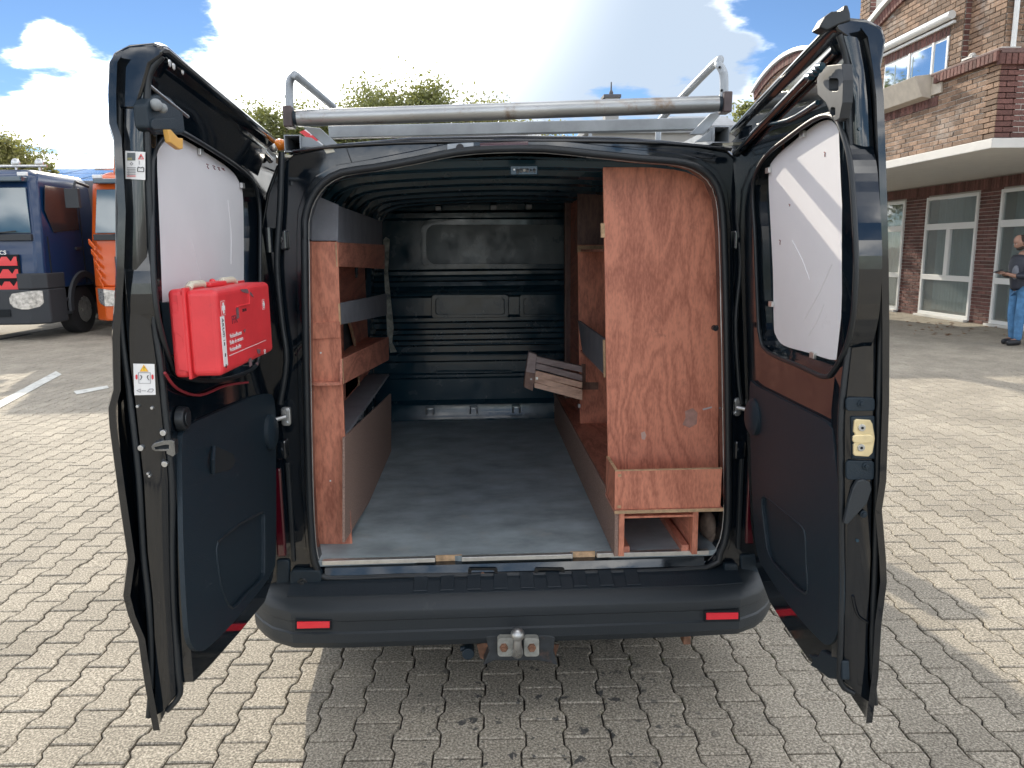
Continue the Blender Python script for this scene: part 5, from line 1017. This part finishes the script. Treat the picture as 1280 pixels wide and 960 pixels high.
# the windows are cut through the ground floor wall
gw = [o for o in bld.children if o.name.startswith('ground_floor_wall')][0]
me = M(); x0_, x1_ = XW+.03, XW+.3; ys_ = [8.0]+[v for a in wins for v in a]+[18.8]
for i in range(0, len(ys_), 2): me.box(x0_, x1_, ys_[i], ys_[i+1], -.02, 3.029)
for a_, b_ in wins: me.box(x0_, x1_, a_, b_, wt+.02, 3.029)
gw.data = me.mesh('ground_floor_wall', MORT)
wall('end_wall', XW+.3, 16, 8.0, 8.2, -.02, 3.03, MORT)
# bricks: the 300 that show largest one by one, the rest together
def seen(bk):
    c = bk[0]+bk[1]/2+bk[2]/2; d = c-CAM; z = d.dot(fw); x, y = 640+FPX*d.dot(CR)/z, 480-FPX*d.dot(CU)/z
    if not (1112 < x < 1285 and -5 < y < 420): return 1e6+z
    return -bk[1].length*bk[2].length*abs((bk[3]).normalized().dot(d.normalized()))/z**2*1e4
BRICKS.sort(key=seen)
def bm_(bk, m):
    o, al, up, n, _ = bk; e = .004; a = al.normalized()*e; u = up.normalized()*e
    p = [o, o+al, o+al+up, o+up]; q = [o+n*.8, o+al+n*.8, o+al+up+n*.8, o+up+n*.8]; t_ = [o+n+a+u, o+al+n-a+u, o+al+up+n-a-u, o+up+n+a-u]
    flip = al.cross(up).dot(n) < 0
    fs = [(0, 1, 5, 4), (1, 2, 6, 5), (2, 3, 7, 6), (3, 0, 4, 7), (4, 5, 9, 8), (5, 6, 10, 9), (6, 7, 11, 10), (7, 4, 8, 11), (8, 9, 10, 11)]
    m.add(p+q+t_, [f[::-1] for f in fs] if flip else fs)
for bk in BRICKS[:300]:
    w = M(); o = bk[0].copy(); bm_((bk[0]-o, *bk[1:]), w); b_ = w.obj('brick', bk[4]); b_.parent = bld; b_.location = o - gloc(bld)
for m_, nm in ((BR, 'upper_bricks'), (BRD, 'dark_and_shaded_bricks')):
    w = M()
    for bk in BRICKS[300:]:
        if bk[4] is m_: bm_(bk, w)
    tag(w.obj(nm, m_, bld), kind='stuff')

# ================================================================ trees
LEAF = mat('olive_leaves', (.16, .175, .075), .6, island=.5); LEAF2 = mat('yellowing_leaves', (.25, .23, .09), .6, island=.5); BARK = mat('grey_brown_bark', (.14, .11, .085), .9, var=.3, vscale=8, bump=.5, bscale=20)
for lm in (LEAF, LEAF2):
    t = lm.node_tree; b = t.nodes['Principled BSDF']; b.inputs['Transmission Weight'].default_value = 0; b.inputs['Subsurface Weight'].default_value = 0
    tr = t.nodes.new('ShaderNodeBsdfTranslucent'); tr.inputs[0].default_value = (.34, .36, .10, 1); mxs = t.nodes.new('ShaderNodeMixShader'); mxs.inputs[0].default_value = .35
    t.links.new(b.outputs[0], mxs.inputs[1]); t.links.new(tr.outputs[0], mxs.inputs[2]); t.links.new(mxs.outputs[0], t.nodes['Material Output'].inputs[0])
def tree(loc, h, rad, seed, label, nleaf=5000, lm=LEAF, size=.085, dens=1.0):
    g = np.random.RandomState(seed); T_ = thing('tree', loc, label, 'tree', 'trees beyond the yard'); L0 = Vector(loc)
    tk = M(); tk.tube([L0+Vector((0, 0, -.1)), L0+Vector((.1, 0, h*.35)), L0+Vector((-.05, .1, h*.7)), L0+Vector((.1, 0, h*.92))], [h*.028, h*.02, h*.012, h*.004], 8)
    tips = []
    for i in range(40):
        z = h*g.uniform(.42, .9); a = g.uniform(0, 6.283); r = rad*g.uniform(.45, 1.0)*(1.15-.55*abs(z/h-.6)/.4); e = L0+Vector((math.cos(a)*r, math.sin(a)*r, min(h*1.0, z+r*g.uniform(.25, .7))))
        s_ = L0+Vector((0, 0, z*.85)); m_ = (s_+e)/2+Vector((g.uniform(-.2, .2), g.uniform(-.2, .2), .15*r)); tk.tube([s_, m_, e], [h*.009, h*.006, h*.002], 5); tips += [e, m_+(e-m_)*.5]
    tips.append(L0+Vector((.1, 0, h*.95)))
    tk.obj('trunk', BARK, T_, smooth=60)
    c = np.array([tuple(p) for p in tips]); k = g.randint(0, len(c), nleaf); sg = rad*.22*g.uniform(.5, 1.3, len(c))
    p = c[k] + g.normal(0, 1, (nleaf, 3))*sg[k][:, None]*np.array([1, 1, .8])
    a = g.normal(0, 1, (nleaf, 3)); a /= np.linalg.norm(a, axis=1)[:, None]; b_ = np.cross(a, g.normal(0, 1, (nleaf, 3))); b_ /= np.linalg.norm(b_, axis=1)[:, None]
    s_ = size*g.uniform(.5, 1.3, nleaf)[:, None]; V_ = np.stack([p-a*s_, p-b_*s_*.5, p+a*s_, p+b_*s_*.5], 1).reshape(-1, 3)
    me = bpy.data.meshes.new('crown'); me.from_pydata(V_.tolist(), [], [(4*i, 4*i+1, 4*i+2, 4*i+3) for i in range(nleaf)]); me.materials.append(lm); link('crown', me, T_)
def at_top(px, py, Y_): p = PY(px, py+6, Y_); return (p.x, Y_, 0), p.z
for px, py, Y_, rad, sd, lab, lm, nl in [
    (14, 166, 32, 1.2, 3, 'rounded olive green tree above the blue lorry, leftmost in view', LEAF2, 7000),
    (56, 196, 31, .6, 4, 'small thin tree just right of the tree above the blue lorry', LEAF2, 2500),
    (348, 126, 30, 1.5, 5, 'tree behind the left hoop of the roof rack', LEAF, 4000),
    (392, 124, 32, 1.0, 12, 'small tree just right of the left hoop of the roof rack', LEAF, 2500),
    (430, 116, 31, 1.0, 6, 'thin sparse tree between the rack hoop and the broad tree', LEAF, 2000),
    (470, 112, 32, 1.4, 13, 'green tree forming the left shoulder of the broad one', LEAF, 4000),
    (500, 104, 30, 1.9, 7, 'broadest green tree rising above the roof rack roller', LEAF, 7000),
    (540, 114, 31, 1.3, 8, 'green tree merging with the right side of the broad one', LEAF, 3000),
    (592, 116, 30, 1.4, 9, 'slim yellowish tree above the middle of the roof rack', LEAF2, 2200),
    (645, 140, 31, 1.9, 10, 'low yellow green tree just under the rack roller', LEAF2, 4000),
    (945, 108, 24, .8, 11, 'small bright green tree between the rack and the right rear door', LEAF, 2500)]:
    loc, h = at_top(px, py, Y_); tree(loc, h, rad*1.15, sd, lab, nl*3, lm)

# ================================================================ grey house with a chimney beyond the van
HW = mat('grey_render', (.34, .34, .33), .85, var=.08); RF = mat('grey_roof_sheet', (.30, .32, .34), .5, var=.12)
pl, pr = PY(737, 160, 16), PY(918, 160, 16)
hs_ = thing('house', ((pl.x+pr.x)/2, 18, 0), 'low grey house with a chimney seen over the van roof', 'house')
w = M(); w.box(pl.x, 7.1, 16.1, 22, 0, pl.z-.12); w.obj('wall', HW, hs_)
for x_ in (3.4, 5.4):
    w = M(); w.box(x_, x_+1.1, 16.04, 16.12, 1.1, 2.4); hw_ = w.obj('window', FRAMEW, hs_, bevel=.01); w = M(); w.box(x_+.08, x_+1.02, 16.03, 16.045, 1.18, 2.32); w.obj('pane', PANE, hw_)
w = M(); w.box(pl.x-.1, 7.2, 16.0, 22.1, pl.z-.12, pl.z+.06); rfo = w.obj('roof', RF, hs_, bevel=.02)
w = M(); w.loft([[Vector((x, 17, pl.z+.06)), Vector((x, 19, pl.z+.75)), Vector((x, 21.5, pl.z+.06))] for x in (5.2, 6.8)], closed=True, cap=True); w.obj('roof_dormer', RF, hs_, fix=True)
a, b_ = PY(757, 122, 16.6), PY(773, 165, 16.6)
w = M(); w.box(a.x, b_.x, 16.6, 17.0, b_.z-.3, a.z); w.obj('chimney', HW, rfo); w = M(); w.box(a.x-.05, b_.x+.05, 16.55, 17.05, a.z, a.z+.07); w.obj('chimney_cap', mat('dark_cap', (.10, .10, .11), .7), rfo)
c = PY(764, 112, 16.8); w = M(); w.tube([(c.x, 16.8, a.z+.07), (c.x, 16.8, a.z+.16), (c.x, 16.8, a.z+.22), (c.x, 16.8, a.z+.40)], [.05, .05, .02, .015], 10); w.obj('chimney_pot', mat('dark_cap', (.1, .1, .11)), rfo)
# hall with a sloping panelled roof beyond the lorries
h0, h1 = PY(-60, 208, 26), PY(330, 200, 26)
hl = thing('hall', (-12, 28, 0), 'long low hall with dark solar panels on its roof behind the lorries', 'hall')
w = M(); w.box(-30, -5, 26.3, 34, 0, h0.z-.8); w.obj('wall', HW, hl)
w = M(); w.plate([(-30, 26, h0.z-.85), (-5, 26, h0.z-.85), (-5, 33, h0.z+.5), (-30, 33, h0.z+.5)], (0, 0, .08)); w.obj('roof', RF, hl)
for i in range(14):
    for j in range(3):
        x = -29+i*1.7; y = 26.4+j*2.1; z = h0.z-.85+(y-26)/7*1.35+.12; w = M(); w.plate([(x, y, z), (x+1.62, y, z), (x+1.62, y+2.0, z+.386), (x, y+2.0, z+.386)], (0, 0, .04)); w.obj('solar_panel', mat('solar_panel', (.015, .02, .035), .08, coat=1), hl)

# ================================================================ lorries
def lorry(name, lab, X1, Yf, col, grille, word=None, Wd=2.45):
    X_ = X1-Wd; P_ = mat('lorry_paint_'+name, col, .3, coat=.25); DG = mat('lorry_grey_plastic', (.03, .034, .04), .6)
    t_ = thing('lorry', ((X_+X1)/2, Yf+1.2, 0), lab, 'lorry', 'lorries parked across the yard')
    zb, zw0, zw1, zr = 1.02, 2.0, 3.0, 3.25
    rg = []
    for z, f, s_ in ((1.0, 0, 0), (1.5, .02, 0), (2.0, .06, 0), (3.0, .20, .05), (3.18, .30, .10), (3.28, .50, .22)):
        rg.append([Vector((X_+s_, Yf+f+.10, z)), Vector((X_+s_+.12, Yf+f, z)), Vector((X1-s_-.12, Yf+f, z)), Vector((X1-s_, Yf+f+.10, z)), Vector((X1-s_, Yf+2.25, z)), Vector((X_+s_, Yf+2.25, z))])
    w = M(); w.loft(rg, closed=True, cap=True); cab = w.obj('cab', P_, t_, smooth=35, bevel=.03, fix=True)
    w = M(); w.plate([Vector((X_+.14, Yf+.045, 2.06)), Vector((X1-.14, Yf+.045, 2.06)), Vector((X1-.20, Yf+.165, 2.92)), Vector((X_+.20, Yf+.165, 2.92))], (0, -.02, .002)); w.obj('windscreen', mat('lorry_windscreen', (.04, .09, .12), .04, coat=1, spec=.9), t_, bevel=.01)
    w = M(); w.box(X_+.12, X1-.12, Yf-.02, Yf+.06, 1.92, 2.04); w.obj('wiper_panel', DG, t_, bevel=.01)
    for x in (X_+.5, X_+1.3): w = M(); w.tube([(x, Yf-.03, 2.03), (x+.75, Yf+.0, 2.10)], .012, 6); w.obj('wiper', DG, t_)
    w = M(); w.plate([Vector((X1+.001, Yf+y, z)) for y, z in ((.55, 2.08), (1.55, 2.16), (1.55, 2.98), (.42, 2.98), (.32, 2.5))], (.012, 0, 0)); sw = w.obj('side_window', mat('lorry_side_glass', (.02, .025, .03), .12, spec=.4), t_, bevel=.008)
    w = M(); w.box(X1-.001, X1+.008, Yf+.30, Yf+.34, 1.05, 2.0); w.obj('shut_line', HOLE_SHADE, t_); w = M(); w.box(X1-.001, X1+.008, Yf+1.62, Yf+1.65, 1.05, 3.0); w.obj('shut_line', HOLE_SHADE, t_); w = M(); w.box(X1, X1+.04, Yf+1.30, Yf+1.5, 1.75, 1.80); w.obj('door_handle', DG, t_)
    w = M(); w.loft([[Vector((X_-.02, Yf+.12, z)), Vector((X_+.25, Yf-.10, z)), Vector((X1-.25, Yf-.10, z)), Vector((X1+.02, Yf+.12, z)), Vector((X1+.02, Yf+.75, z)), Vector((X_-.02, Yf+.75, z))] for z in (.32, .40, .8, 1.0)], closed=True, cap=True)
    w.obj('bumper', DG if grille else P_, t_, smooth=30, bevel=.03, fix=True)
    if grille:
        for sx in (-1, 1):
            xo = X1+.02 if sx > 0 else X_-.02; xi = xo-sx*.46; w = M(); w.loft([[Vector((xi, Yf-.10, z0_)), Vector((xo-sx*.20, Yf-.09, z0_)), Vector((xo, Yf+.12, z0_)), Vector((xo, Yf+.75, z0_))] + [Vector((xi, Yf+.75, z0_))] for z0_ in (1.0, 1.22 if 0 else 1.30)], closed=True, cap=True); w.obj('corner_cover', DG, t_, fix=True, bevel=.02)
    w = M(); w.box(X_+.5, X1-.62, Yf-.125, Yf-.02, .48, .62); w.obj('bumper_opening', HOLE_SHADE, t_)
    for sx in (-1, 1):
        xo = X1 if sx > 0 else X_
        def hp(a, b_): return Vector((xo-sx*a, Yf-.125+(.0 if a > .26 else (.26-a)*.9), b_))
        w = M(); w.loft([[hp(a, z0_), hp(a, z1_)] for a, z0_, z1_ in ((.60, .74, .84), (.54, .66, .92), (.40, .62, .94), (.26, .62, .96), (.12, .66, .97), (.04, .76, .96))], closed=False)
        w.v = w.v[:]; hl_ = w.obj('headlight', mat('headlight_glass', (.75, .78, .8), .08, metal=.6, coat=1, var=.6, vscale=14), t_, bevel=.01)
    # grille
    if grille:
        for i in range(4):
            z = 1.62-i*.235*1.0
            w = M(); 
            x_a, x_b = X_+.42, X1-.42; w.box(x_a, x_b, Yf-.055, Yf+.01, z-.17, z-.085)
            n_ = 7; st_ = (x_b-x_a)/n_
            for j in range(n_+1):
                cxx = x_a+j*st_; w.add([Vector((max(x_a, cxx-.11), Yf-.045, z-.085)), Vector((min(x_b, cxx+.11), Yf-.045, z-.085)), Vector((min(x_b, cxx+.05), Yf-.045, z+.0)), Vector((max(x_a, cxx-.05), Yf-.045, z+.0))], [(0, 1, 2, 3)])
            w.obj('grille_slat', mat('lorry_red', (.70, .03, .04), .3, coat=.6), t_)
        w = M(); w.box(X_+.40, X1-.40, Yf-.03, Yf+.02, .72, 1.66); w.obj('grille_back', HOLE_SHADE, t_)
    else:
        for i in range(5): w = M(); w.plate([Vector((X_+.02+i*.03, Yf-.02-.01, 1.95-i*.19)), Vector((X_+.16+i*.02, Yf-.10, 1.80-i*.19)), Vector((X_+.16+i*.02, Yf-.10, 1.72-i*.19)), Vector((X_+.02+i*.03, Yf-.03, 1.85-i*.19))], (.02, .02, 0)); w.obj('corner_slat', P_, t_, bevel=.005)
        w = M(); w.box(X_+.5, X1-.3, Yf-.03, Yf+.01, 1.1, 1.6); w.obj('grille_back', HOLE_SHADE, t_)
    if word: text_mesh(word, .17, (X1-1.02, Yf-.02, 1.66), (1, 0, 0), (0, 0, 1), 'lettering', ALU, t_, th=.012)
    # roof lamps, mirrors, visor, wheel, load body
    w = M(); w.box(X_+.2, X1-.2, Yf+.02, Yf+.30, 3.02, 3.12); w.obj('sun_visor', mat('lorry_visor', (.02, .05, .08), .15, coat=.6), t_, bevel=.02)
    for x in (X1-.22, X_+.25): w = M(); w.box(x-.09, x+.09, Yf+.10, Yf+.16, 3.13, 3.20); w.obj('marker_lamp', WHITE, t_, bevel=.01)
    for dx in (.15, .60): w = M(); q = Vector((X1-dx, Yf+.62, 3.42)); w.ball(q, .09, 12, (1, .6, 1)); w.cyl(q-Vector((0, 0, .15)), q, .025, n=8); w.obj('roof_lamp', STEEL, t_, smooth=50)
    w = M(); w.tube([(X_, Yf+.6, 3.36), (X1, Yf+.6, 3.36)], .025, 8); w.obj('lamp_bar', ALU, t_, smooth=50)
    w = M(); w.tube([(X1, Yf+.25, 2.92), (X1+.12, Yf+.0, 2.98), (X1+.22, Yf-.02, 2.8)], .02, 8); w.box(X1+.10, X1+.32, Yf-.04, Yf+.04, 2.15, 2.78); w.obj('mirror', DG, t_, bevel=.02) if grille is None else w.obj('mirror', DG, t_) if 0 else None
    if not grille:
        w = M(); w.tube([(X_, Yf+.25, 2.98), (X_-.10, Yf-.05, 3.05), (X_-.14, Yf-.08, 2.9)], .03, 8); w.box(X_-.30, X_-.04, Yf-.12, Yf-.02, 2.55, 2.92); w.obj('mirror', DG, t_, bevel=.02)
    for sx in (X_+.2, X1-.2):
        w = M(); c_ = Vector((sx, Yf+1.52, .50)); w.tube([c_-Vector((.16, 0, 0)), c_-Vector((.14, 0, 0)), c_+Vector((.14, 0, 0)), c_+Vector((.16, 0, 0))], [.45, .50, .50, .45], 32); wh = w.obj('wheel', TYRE, t_, smooth=40)
        s_ = 1 if sx > X_+1 else -1; w = M(); w.tube([c_+Vector((s_*.15, 0, 0)), c_+Vector((s_*.17, 0, 0)), c_+Vector((s_*.10, 0, 0))], [.30, .27, .24], 28); w.obj('rim', STEEL, wh, smooth=40)
    w = M(); c_ = Vector((X1-.01, Yf+1.52, .62)); rg = []
    for i in range(17):
        a = R(-10+200*i/16); rg.append([c_+Vector((dx, math.cos(a)*r_, math.sin(a)*r_)) for dx, r_ in ((0, .56), (.05, .56), (.05, .68), (0, .70))])
    w.loft(rg, closed=True, cap=True); w.obj('wheel_arch', DG, t_, smooth=40, fix=True)
    for z in (.45, .72): w = M(); w.box(X1-.30, X1+.01, Yf+.55, Yf+.95, z, z+.06); w.obj('step', DG, t_, bevel=.01)
    if not grille:
        w = M(); w.loft([[Vector((x, Yf+.35, 3.22)), Vector((x, Yf+.55, 3.98)), Vector((x, Yf+2.1, 4.05)), Vector((x, Yf+2.1, 3.22))] for x in (X_+.45, X1-.12)], closed=True, cap=True); w.obj('added_shadow_block', P_, t_, fix=True, bevel=.04)  # unseen block added on the cab roof to lengthen its shadow
    w = M(); w.box(X_+(.05 if grille else -.22), X1+(.12 if grille else -.05), Yf+2.5, Yf+8, 1.1, 3.25 if grille else 4.0); w.obj('load_body', mat('lorry_body_grey', (.22, .23, .24), .5, metal=.3), t_, bevel=.02)  # orange body raised and both widened to close the lit gap between shadows
    w = M(); w.box(X_+.5, X1-.5, Yf+.3, Yf+8, .55, 1.05); w.obj('chassis', HOLE_SHADE, t_)
    for yy in (Yf+5.2, Yf+6.6):
        for sx in (X_+.25, X1-.25): w = M(); c_ = Vector((sx, yy, .5)); w.tube([c_-Vector((.24, 0, 0)), c_+Vector((.24, 0, 0))], .5, 28); w.obj('wheel', TYRE, t_, smooth=40)
    return t_
lorry('blue', 'dark blue lorry with a red slatted grille and bright headlight', -8.50, 12.5, (.003, .026, .085), True, 'Arocs')
lorry('orange', 'orange lorry cab half hidden beside the blue lorry', -5.42, 13.1, (.62, .10, .012), False)

# ================================================================ the man with the phone
def skin_body(name, pts, edges, m, parent, lv=2):
    me = bpy.data.meshes.new(name); me.from_pydata([p[:3] for p in pts], edges, []); o = link(name, me, parent)
    if m: me.materials.append(m)
    sk = o.modifiers.new('skin', 'SKIN'); sk.use_smooth_shade = True
    for i, p in enumerate(pts):
        me.skin_vertices[0].data[i].radius = (p[3], p[4] if len(p) > 4 else p[3])
        me.skin_vertices[0].data[i].use_root = i == 0
    s_ = o.modifiers.new('sub', 'SUBSURF'); s_.levels = lv; s_.render_levels = lv; return o
def person():
    bx, by = 8.86, 9.60
    t_ = thing('person', (bx, by, 0), 'balding man in a dark padded jacket and blue jeans looking down at a phone', 'person')
    SK = mat('skin_tone', (.32, .18, .13), .55, var=.1, vscale=20); JK = mat('navy_padded_jacket', (.018, .022, .036), .45, bump=.6, bscale=9, vstretch=(1, 1, 3)); GY = mat('grey_jacket_panel', (.16, .17, .20), .6)
    JN = mat('blue_jeans', (.075, .20, .38), .85, var=.35, vscale=9, bump=.4, bscale=20); SHO = mat('black_shoe', (.015, .016, .02), .5); HR = mat('short_dark_hair', (.035, .025, .02), .9, bump=.6, bscale=90)
    # he faces -X; y is across his shoulders
    def P(f, s, z, r, r2=None): return (bx-f, by+s, z, r, r2 or r)
    pts = [P(0, 0, .98, .06, .06), P(.0, 0, 1.18, .09, .10), P(.0, 0, 1.38, .10, .12), P(.02, 0, 1.50, .07), P(.05, 0, 1.56, .058),
           P(0, .10, .90, .06), P(.03, .11, .50, .06), P(-.03, .11, .10, .035), P(0, -.10, .90, .06), P(.06, -.11, .50, .06), P(.04, -.11, .10, .035),
           P(0, .20, 1.42, .055), P(.0, .25, 1.14, .045), P(.23, .12, 1.17, .034), P(.31, .06, 1.20, .026),
           P(0, -.20, 1.42, .055), P(.0, -.25, 1.14, .045), P(.24, -.12, 1.15, .034), P(.33, -.04, 1.19, .026), P(.12, .11, .06, .035, .03), P(.19, -.11, .06, .035, .03)]
    ed = [(0, 1), (1, 2), (2, 3), (3, 4), (0, 5), (5, 6), (6, 7), (0, 8), (8, 9), (9, 10), (2, 11), (11, 12), (12, 13), (13, 14), (2, 15), (15, 16), (16, 17), (17, 18), (7, 19), (10, 20)]
    skin_body('body', pts, ed, SK, t_)
    # jacket
    jp = [P(0, 0, .90, .17, .19), P(0, 0, .97, .17, .19), P(.02, 0, 1.12, .165, .185), P(.02, 0, 1.32, .155, .20), P(.0, 0, 1.46, .10, .13), P(.01, 0, 1.52, .075),
          P(0, .20, 1.42, .085), P(-.01, .27, 1.15, .068), P(.22, .14, 1.165, .048), P(0, -.20, 1.42, .085), P(-.01, -.27, 1.15, .068), P(.23, -.14, 1.15, .048)]
    skin_body('jacket', jp, [(0, 1), (1, 2), (2, 3), (3, 4), (4, 5), (3, 6), (6, 7), (7, 8), (3, 9), (9, 10), (10, 11)], JK, t_)
    w = M(); w.ball((bx-.155, by-.04, 1.20), .07, 12, (.5, 1.1, 1.7)); w.obj('jacket_panel', GY, t_, smooth=80)
    jn = [P(0, 0, 1.02, .135, .155), P(0, .10, .86, .105), P(.03, .11, .50, .075), P(-.02, .11, .07, .062), P(0, -.10, .86, .105), P(.06, -.11, .50, .075), P(.05, -.11, .07, .062)]
    skin_body('jeans', jn, [(0, 1), (1, 2), (2, 3), (0, 4), (4, 5), (5, 6)], JN, t_)
    for f, s in ((-.02, .11), (.05, -.11)):
        skin_body('shoe', [P(f-.05, s, .06, .06, .055), P(f+.08, s, .055, .055, .055), P(f+.19, s, .038, .034, .045)], [(0, 1), (1, 2)], SHO, t_)
    # head, bent forward over the phone
    hc = Vector((bx-.10, by, 1.69)); tilt = Matrix.Rotation(R(-28), 3, 'Y')
    w = M(); vs = []; n_ = 20
    for i in range(n_+1):
        t0 = math.pi*i/n_
        for j in range(24):
            a = 2*math.pi*j/24; x, y, z = math.sin(t0)*math.cos(a), math.sin(t0)*math.sin(a), math.cos(t0)
            px_, py_, pz_ = x*.098, y*.076, z*.122
            if z < 0: px_ *= 1+.12*z*(-1 if x > 0 else 1)*-1; py_ *= 1+.22*z
            f_ = -px_                      # face looks to -X
            if x < -.5: 
                if abs(y) < .22 and -.35 < z < .15: px_ -= .026*(1-abs(y)/.22)*(1-abs(z+.18)/.35 if abs(z+.18) < .35 else 0)      # nose
                if abs(abs(y)-.38) < .2 and .02 < z < .25: px_ += .010
                if z < -.7: px_ -= .008
                if -.60 < z < -.48 and abs(y) < .35: px_ -= .005
            v = tilt @ Vector((px_, py_, pz_)); vs.append(hc+v)
    fs = [(i*24+j, (i+1)*24+j, (i+1)*24+(j+1) % 24, i*24+(j+1) % 24) for i in range(n_) for j in range(24)]
    w.add(vs, fs); head = w.obj('head', SK, t_, smooth=80)
    for s_ in (-1, 1):
        w = M(); w.ball(hc+tilt @ Vector((.012, s_*.076, -.01)), .026, 10, (.7, .35, 1.1)); w.obj('ear', SK, head, smooth=80)
        w = M(); w.ball(hc+tilt @ Vector((-.086, s_*.032, .012)), .006, 8); w.obj('eye', WHITE, head, smooth=80)
        w = M(); w.box(*sum([[c-d, c+d] for c, d in zip(hc+tilt @ Vector((-.094, s_*.032, .032)), (.004, .016, .003))], [])); w.obj('eyebrow', HR, head)
    w = M(); w.ball((0, 0, 0), 1, 16); w.v = [tuple(hc+tilt @ Vector((.026+x*.090, y*.086, .008+z*.104))) for x, y, z in w.v]; w.obj('hair', HR, head, smooth=80)
    w = M(); w.ball((0, 0, 0), 1, 16); w.v = [tuple(hc+tilt @ Vector((-.030+x*.066, y*.062, -.078+z*.048))) for x, y, z in w.v]; w.obj('beard', HR, head, smooth=80)
    # hands: palm, four fingers and thumb round the phone
    for s_, z0 in ((1, 1.20), (-1, 1.19)):
        hx, hy = bx-.34, by+s_*.045
        pts = [(hx+.03, hy, z0, .024, .02), (hx-.015, hy-s_*.004, z0+.002, .036, .018), (hx-.045, hy-s_*.008, z0+.004, .034, .015)]; ed = [(0, 1), (1, 2)]
        for k, ln_ in enumerate((.060, .068, .064, .050)):
            o_ = (k-1.5)*.017; b0 = len(pts); pts += [(hx-.058, hy+o_, z0+.002, .0095), (hx-.058-ln_*.45, hy+o_-s_*.006, z0-.012, .0085), (hx-.052-ln_*.55, hy+o_-s_*.016, z0+.012, .0075)]; ed += [(2, b0), (b0, b0+1), (b0+1, b0+2)]
        b0 = len(pts); pts += [(hx-.02, hy-s_*.030, z0+.016, .011), (hx-.055, hy-s_*.036, z0+.026, .009), (hx-.078, hy-s_*.032, z0+.028, .008)]; ed += [(1, b0), (b0, b0+1), (b0+1, b0+2)]
        skin_body('hand', pts, ed, SK, t_, 1)
    ph = M(); ph.box(-.075, .075, -.036, .036, -.004, .004); mt = Matrix.Rotation(R(-18), 3, 'Y'); ph.v = [tuple(Vector((bx-.425, by, 1.225))+mt @ Vector(v)) for v in ph.v]
    ph = ph.obj('phone', BLACKP, bevel=.006); tag(ph, 'small black phone held in the hands of the standing man', 'phone')
person()
